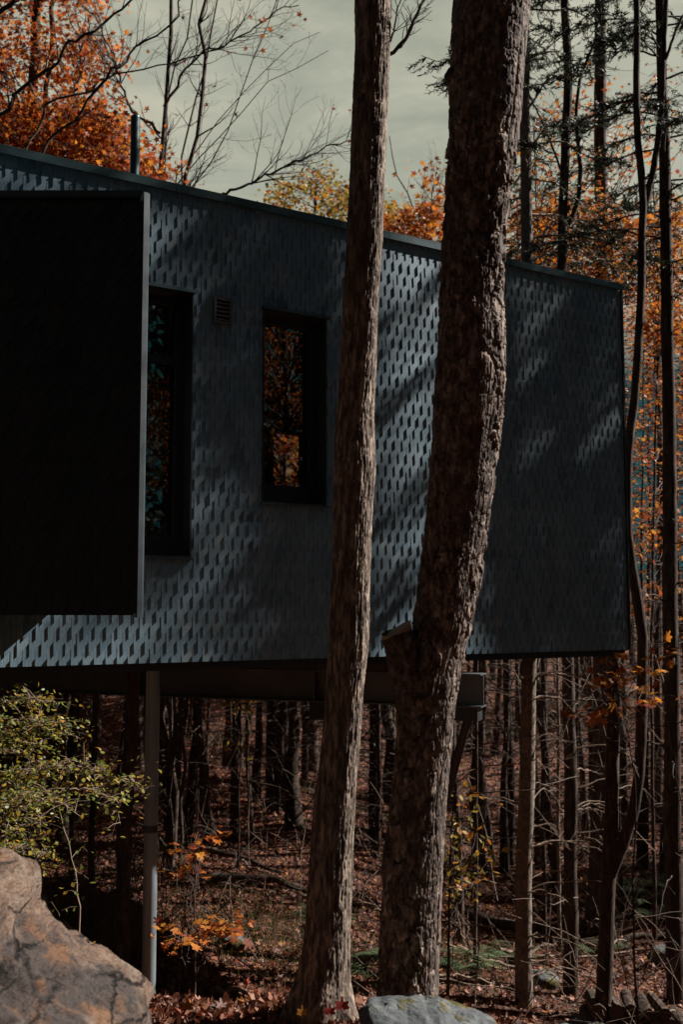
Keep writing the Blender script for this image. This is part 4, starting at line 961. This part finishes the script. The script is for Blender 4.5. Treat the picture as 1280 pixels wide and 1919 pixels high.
for (x0, y0, x1, y1, w_) in ((690, 640, 835, 520, 45), (690, 800, 835, 660, 60), (690, 1000, 835, 880, 36), (690, 1160, 835, 1040, 60), (870, 760, 1010, 560, 40)):
    streaks.append(([(x0, y0 - w_ / 2), (x1, y1 - w_ / 2), (x1, y1 + w_ / 2), (x0, y0 + w_ / 2)], 46, (8, 9.5)))
shade_tree('unseen tree added off to the right, leaf bands shaped to streak the bright wall bay', streaks, sun_xy(900, 8.6), 63, needle, name='shade_mask_tree')
# canopy trees over the forest floor, right of the frame
rng = np.random.default_rng(91)
proto = crown_tree('maple_tree', 'tall autumn maple standing beyond the right edge of the picture', 'tree', bz(20.0, 21.0), 15.5, 2.8, 2400, redor, .20, 71, group='tall maples beyond the right edge', clumps=60, sig=.55)
k = 0; tries = 0; pl_ = [(20.0, 21.0)]
while k < 15 and tries < 4000:
    tries += 1; x, y = rng.uniform(9, 44), rng.uniform(13, 56)
    if x < .46 * y + 2.5 or y - .36 * x < 14.0 or min(math.hypot(x - a, y - b) for a, b in pl_) < 3.4: continue
    pl_.append((x, y)); copy_tree(proto, bz(x, y), rng.uniform(0, 6.28), rng.uniform(.8, 1.25)); k += 1
con = crown_tree('spruce_tree', 'tall dark spruce standing behind the viewpoint', 'tree', bz(-4.5, -6.0), 16, 3.0, 5200, needle, .30, 72, group='dark spruces behind the viewpoint', cone=True, clumps=110, sig=.42)
def mirror_line(x, y): return abs((x + .6) * -.487 - (y - 8.5) * .876)
k = 0; tries = 0; pl_ = []                                   # and over the open ground around the viewpoint
while k < 20 and tries < 4000:
    tries += 1; x, y = rng.uniform(7, 32), rng.uniform(-12, 12)
    if not -14 < y - .335 * x < .9 or min([math.hypot(x - a, y - b) for a, b in pl_] + [9]) < 3.2 or math.hypot(x - 14, y - 1) < 4 or (mirror_line(x, y) < 3.6 and x < 19): continue
    pl_.append((x, y)); copy_tree(con, bz(x, y), rng.uniform(0, 6.28), rng.uniform(.75, 1.0), 'tall dark spruce standing right of the viewpoint', 'tall spruces right of the viewpoint'); k += 1
low = crown_tree('maple_tree', 'autumn understory maple added behind the house, its hidden crown shading the slope', 'tree', bz(-1.0, 18.0), 8.4, 2.5, 3600, redor, .17, 74, r0=.09, group='understory maples added behind the house for shade', clumps=60, sig=.5, cz=.70, squash=.8)
k = 0; tries = 0; pl_ = [(-1.0, 18.0)]  # crowns added behind the house to keep sky light off the slope
while k < 20 and tries < 4000:
    tries += 1; y = rng.uniform(14.5, 38); x = rng.uniform(-.40, .11) * y
    if min(math.hypot(x - a, y - b) for a, b in pl_) < 2.6: continue
    pl_.append((x, y)); copy_tree(low, bz(x, y), rng.uniform(0, 6.28), rng.uniform(.8, 1.0) * min(1.25, .75 + y / 60)); k += 1
k = 0; tries = 0; pl_ = []  # low spruces added out of view to shade the ground before the wall
while k < 18 and tries < 6000:
    tries += 1; x = rng.uniform(4.5, 13); y = .335 * x + rng.uniform(1.0, 9.4)
    if x < .36 * y + 1.9 or min([math.hypot(x - a, y - b) for a, b in pl_] + [9]) < 1.9 or math.hypot(x - 13, y - 1.2) < 3 or mirror_line(x, y) < 2.3: continue
    pl_.append((x, y)); copy_tree(con, bz(x, y), rng.uniform(0, 6.28), rng.uniform(.30, .38), 'unseen low dark spruce added beyond the right edge to shade the ground', 'low spruces added beyond the right edge for shade'); k += 1
# trees behind and beside the viewpoint: they close off the sky there and show in the window panes
for x, y, sc in [(0.5, -5.5, 1.0), (5.0, -7, 1.1), (-9, -4, 1.05), (-13, -1, 1.1), (9.5, -8.5, 1.0), (-2, -10, 1.3), (3, -11, 1.3), (-7, -11, 1.3), (-12, -8, 1.3), (14, -8, 1.2), (-16, 4, 1.2), (-11, 4.5, 1.0), (19, -6, 1.3), (-8.5, 1.0, .9), (7, -3.6, .85), (23, -2, 1.3), (-3.2, -3.8, .8), (2.6, -3.6, .75)]:
    copy_tree(con, bz(x, y), rng.uniform(0, 6.28), sc)
mo = crown_tree('maple_tree', 'orange maple off to the right, mirrored in the window panes', 'tree', bz(13.0, 1.2), 10.5, 2.0, 4200, redor, .062, 73, group='orange maples mirrored in the panes', clumps=52, sig=.30, cz=.74)
for x, y, sc in [(17.5, -1.5, 1.1), (15.5, 3.2, 1.0), (20.5, 1.0, 1.2), (10.2, -.6, .7)]: copy_tree(mo, bz(x, y), rng.uniform(0, 6.28), sc)

# ------------------------------------------------------------------ leaves on the ground
rng = np.random.default_rng(101); lm = MB()
for n, shp, s0_, s1_, cu_ in ((15000, MAPLE, .036, .072, 2.6), (9000, STAR, .03, .06, 3.0), (9000, OVAL, .04, .08, 3.2), (9000, KITE, .02, .05, 2.5)):
    x = rng.uniform(-2.4, 1.5, n); y = 4.3 + 2.6 * rng.random(n)
    keep = (ground(x, y) > -.6) & ~((np.abs(x + 1.9) < 1.0) & (y < 4.4)); x, y = x[keep], y[keep]
    z = ground(x, y) + rng.uniform(-.01, .035, len(x)) + .025 * vnoise(np.stack([x * 5, y * 5, x * 0], -1), 3)
    leaves(lm, np.stack([x, y, z], -1), rng.uniform(s0_, s1_, len(x)), rng, shp, .32, cu_)
n = 60000; y = 6.2 + 30 * rng.random(n) ** 1.7; x = rng.uniform(-.36, .36, n) * (y + 1)
z = ground(x, y) + rng.uniform(0, .03, n)
dens = vnoise(np.stack([x * .8, y * .8, x * 0], -1), 12) > -.75
x, y, z = x[dens], y[dens], z[dens]
leaves(lm, np.stack([x, y, z], -1), rng.uniform(.035, .08, len(x)), rng, STAR, .6, 2.4)
tag(lm.build('fallen_leaves', litter), kind='stuff')
# a few big red leaves propped at the foot of the slender trunk
for i, (px, py, s, col) in enumerate([(641, 1893, .062, 0), (618, 1902, .05, 0), (566, 1903, .045, 1), (350, 1893, .05, 1)]):
    q = P(px, py, 5.22); q[2] = max(q[2], gz(q[0], q[1]) + .03); mb = MB(); v = MAPLE * s; v = np.stack([v[:, 0], v[:, 2] * -1 + v[:, 1] * .45, v[:, 1] * .85], -1); mb.add(v + q, [list(range(len(v)))])
    o = mb.build('maple_leaf', leaf_mat('red_leaf%d' % i, [(0, (.26, .025, .016) if col == 0 else (.42, .17, .02)), (1, (.26, .025, .016) if col == 0 else (.42, .17, .02))]), None, False, tuple(q))
    tag(o, ['bright red maple leaf propped against the mossy foot of the slender trunk', 'small red maple leaf lying left of the bright red one', 'orange maple leaf among the brown litter left of the slender trunk', 'yellow maple leaf beside the sandstone boulder'][i], 'leaf')

# ------------------------------------------------------------------ ferns, stalks, grass
def fern(px, Y, label, seed, nf=9, L=.55):
    rng = np.random.default_rng(seed); x = (px - 640) / FPX * Y; base = np.array(bz(x, Y)); mb = MB()
    for k in range(nf):
        a = rng.uniform(0, 6.283); l = L * rng.uniform(.7, 1.1); d = np.array([math.cos(a), math.sin(a), 0]); sd = np.array([-d[1], d[0], 0])
        tt = np.linspace(0, 1, 16); q = base + d * (tt * l * .8)[:, None] + np.array([0, 0, 1.]) * (l * (.9 * tt - .75 * tt ** 2))[:, None]
        v, f = tube(q, np.linspace(.004, .001, 16), 3); mb.add(v, f)
        for i in range(3, 16):
            wl = l * .26 * math.sin(math.pi * (i / 16) ** .7) + .01
            for sg in (-1, 1):
                e = q[i] + sd * sg * wl + d * wl * .45 + [0, 0, -wl * .15]; wv = d * l * .026
                mb.add([q[i] - wv, q[i] + wv, e + wv * .2, e - wv * .2], [[0, 1, 2, 3]])
    return tag(mb.build('fern', fern_m, None, False, tuple(base)), label, 'fern', None)
for i, (px, Y, lb) in enumerate([(1198, 15.6, 'green fern at the foot of the far dark trunk on the right'), (1222, 15.0, 'pale green fern beside the thick right-hand spruce'), (1240, 16.2, 'fern clump higher on the grassy rise at the right edge'), (1178, 16.0, 'fern clump left of the far dark trunk on the right'), (1100, 14.0, 'fern in shade left of the weathered broad trunk'),
                                 (690, 11.2, 'fern between the two big foreground trunks'), (668, 11.8, 'small fern touching the slender foreground trunk'), (940, 13.5, 'dark fern left of the pale spruce'), (120, 10.5, 'dark fern behind the sandstone boulder'), (160, 10.9, 'low fern by the thin grey trunk on the left'), (600, 12.5, 'fern left of the slender trunk in the mossy hollow'), (870, 12.2, 'fern by the slim trunk right of the rough one')]):
    fern(px, Y, lb, 200 + i)
rng = np.random.default_rng(111); mb = MB()
for i_ in range(300):                                        # arching dead stalks on the bank at the left
    near = i_ < 12; px = rng.uniform(-70, 110) if near else rng.uniform(40, 300) if rng.random() < .85 else rng.uniform(300, 600); Y = rng.uniform(6.4, 7.5) if near else rng.uniform(8.8, 13)
    x = (px - 640) / FPX * Y; b0 = np.array(bz(x, Y)); h = rng.uniform(.5, 1.5) * (.62 - .002 * max(px, 0) if near else .7 if px > 160 else 1.1); ln = rng.uniform(.25, .9)
    q = spline([b0, b0 + [ln * .15, 0, h * .7], b0 + [ln * .6, rng.uniform(-.3, .3), h], b0 + [ln, rng.uniform(-.4, .4), h * rng.uniform(.3, .9)]], 10); v, f = tube(q, np.linspace(.0026, .001, 10), 3); mb.add(v, f)
tag(mb.build('dry_stalks', dry_m, None, True), kind='stuff')
mb = MB()
for _ in range(1750):                                        # thin bare twigs and seedlings through the wood
    Y = 10.5 + 22 * rng.random() ** 1.3; x = rng.uniform(-.34, .34) * Y; b0 = np.array(bz(x, Y))
    if rng.random() < .45: b0[2] += rng.uniform(.5, 3.5)
    L = rng.uniform(.4, 1.9); d = rng.normal(size=3) * [.45, .3, .35] + [0, 0, .55 if rng.random() < .7 else -.1]; d /= np.linalg.norm(d)
    q = wiggle([b0, b0 + d * L * .5 + rng.normal(size=3) * .05, b0 + d * L + [0, 0, rng.uniform(-.3, .1) * L]], .012, rng, 8); v, f = tube(q, np.linspace(rng.uniform(.004, .009), .002, 8), 3); mb.add(v, f)
    for _k in range(int(rng.integers(0, 4))):
        j = int(rng.integers(2, 7)); e = q[j] + rng.normal(size=3) * .16; v, f = tube(np.array([q[j], (q[j] + e) / 2 + [0, 0, .015], e]), np.array([.004, .003, .0015]), 3); mb.add(v, f)
tag(mb.build('undergrowth', plain('undergrowth_twig', (.10, .062, .042), .85, 0, .5, 3), None, True), kind='stuff')
mb = MB(); n = 9000; c_ = np.array([[(480 - 640) / FPX * 11.3, 11.3], [(600 - 640) / FPX * 12, 12], [(700 - 640) / FPX * 11.5, 11.5], [(1200 - 640) / FPX * 16.5, 16.5], [(130 - 640) / FPX * 10.5, 10.5], [(880 - 640) / FPX * 13, 13.0], [(430 - 640) / FPX * 12.4, 12.4]])
q = c_[rng.integers(0, len(c_), n)] + rng.normal(size=(n, 2)) * [.45, .6]; pos = np.stack([q[:, 0], q[:, 1], ground(q[:, 0], q[:, 1])], -1)
tt = rng.normal(size=(n, 3)) * .35 + [0, 0, 1]; bb = np.cross(tt, rng.normal(size=(n, 3))); bb /= np.linalg.norm(bb, axis=1)[:, None]; s = rng.uniform(.03, .09, n)
mb.add(pos[:, None] + s[:, None, None] * (NEEDLE[None, :, 0, None] * .5 * bb[:, None] + NEEDLE[None, :, 1, None] * tt[:, None]), np.arange(n * 4).reshape(n, 4))
tag(mb.build('grass', grass_m), kind='stuff')

# ------------------------------------------------------------------ fallen wood, stones, firewood
rng = np.random.default_rng(121)
def fallen(px, Y, L, ang, r, label, group=None, lift=.03, mat_=twig_m):
    x = (px - 640) / FPX * Y; d = np.array([math.cos(ang), math.sin(ang)]); pts = []
    for t_ in np.linspace(-.5, .5, 5):
        xx, yy = x + d[0] * L * t_, Y + d[1] * L * t_; pts.append([xx, yy, gz(xx, yy) + lift + r + rng.uniform(0, .05)])
    mb = MB(); q = wiggle(pts, .012, rng, 20); rr = np.linspace(r, r * .35, 20); mb.tube(q, rr, 7); o_ = []
    sub_twigs(mb, q, rr, rng, int(rng.integers(2, 6)), L * .3, 0, o_, .5)
    return tag(mb.build('fallen_branch', mat_, None, True, tuple(q[0])), label, 'branch', group)
fallen(930, 12.6, 1.0, -.25, .035, 'pale broken branch lying on leaves left of the pale spruce')
fallen(1060, 13.6, 1.8, .1, .03, 'long fallen branch behind the dark straight trunk')
fallen(1010, 14.8, 2.6, .15, .09, 'mossy fallen log crossing behind the pale spruce', None, .0, barkD)
fallen(540, 13.2, 1.8, .05, .06, 'dark rotten log lying in the hollow below the beam', None, .0, barkD)
fallen(400, 14.6, 2.2, -.5, .06, 'dark fallen log slanting down the shaded slope', None, .0, barkD)
fallen(690, 13.2, 1.6, .1, .025, 'thin grey fallen branch between the two big foreground trunks')
fallen(1215, 14.2, 1.3, .2, .05, 'short dark branch in the sunny leaf clearing', None, .0, barkD)
for _ in range(40):
    Y = rng.uniform(9.5, 20); px = rng.uniform(330, 1250); side = 'right of the big trunks' if px > 850 else 'below the beam'
    fallen(px, Y, rng.uniform(.5, 1.6), rng.uniform(-1, 1), rng.uniform(.008, .02), 'thin dead stick lying on the leaf litter ' + side, 'dead sticks on the litter ' + side)
def stone(px, Y, r, label, seed, mat_):
    x = (px - 640) / FPX * Y; rg = np.random.default_rng(seed); u, v_ = np.meshgrid(np.linspace(0, 2 * math.pi, 40, endpoint=False), np.linspace(0, math.pi, 22))
    v = np.stack([np.sin(v_) * np.cos(u) * 1.2, np.sin(v_) * np.sin(u), np.cos(v_) * .7], -1).reshape(-1, 3); v = v * (1 + .22 * fbm(v * 1.6 + seed, seed, 4)[:, None]) * r
    i = np.arange(21)[:, None] * 40; j = np.arange(40)[None]; k = (j + 1) % 40
    c = np.array(bz(x, Y)) + [0, 0, r * .25]
    tag(MB().add(v + c, np.stack([i + j, i + 40 + j, i + 40 + k, i + k], -1).reshape(-1, 4)).build('stone', mat_, None, True, tuple(c)), label, 'stone')
gr = MATS['grey_rock']
stone(1088, 10.9, .16, 'pale stone at the foot of the dark straight trunk', 3, gr); stone(1232, 13.2, .17, 'dark round stone in the leaf clearing', 5, gr); stone(1003, 12.5, .16, 'grey stone right of the pale spruce foot', 7, gr); stone(440, 11.2, .13, 'small grey stone in the mossy hollow right of the thin sapling', 9, gr); stone(1045, 10.7, .13, 'brown stone between pale spruce and dark trunk', 11, gr)
# firewood stacked at the bottom right corner, cut ends towards the camera
k = 0; cx, cy = P(1215, 1890, 10.9)[:2]; g0 = gz(cx, cy)
for row, cnt_ in enumerate([8, 7, 5]):
    for c in range(cnt_):
        r = rng.uniform(.055, .085); x = cx - .62 + (c + row * .5) * .155 + rng.normal() * .012; z = P(1215, 1919, 10.9)[2] - .16 + row * .132 + rng.normal() * .008; y = cy + rng.uniform(-.06, .06)
        a = rng.normal() * .06; L = .45; ns = 18; th = np.arange(ns) / ns * 6.283; rad = r * (1 + .06 * rng.normal(size=ns))
        ring = np.stack([np.cos(th) * rad, th * 0, np.sin(th) * rad], -1); e = np.array([a * L, L, 0.])
        mb = MB(); mb.add(np.vstack([ring, ring + e]), [[i, i + ns, (i + 1) % ns + ns, (i + 1) % ns] for i in range(ns)] + [[ns + i for i in range(ns)]])
        o = mb.build('log', barkD, None); o.location = (x, y, z); tag(o, 'short round log with brown cut end in the shadowed firewood stack', 'log', 'logs of the firewood stack')
        mb = MB(); mb.add(np.vstack([ring * .99 + [0, -.002, 0], [[0, -.004, 0]]]), [[i, (i + 1) % ns, ns] for i in range(ns)]); mb.build('cut_end', log_end, o)
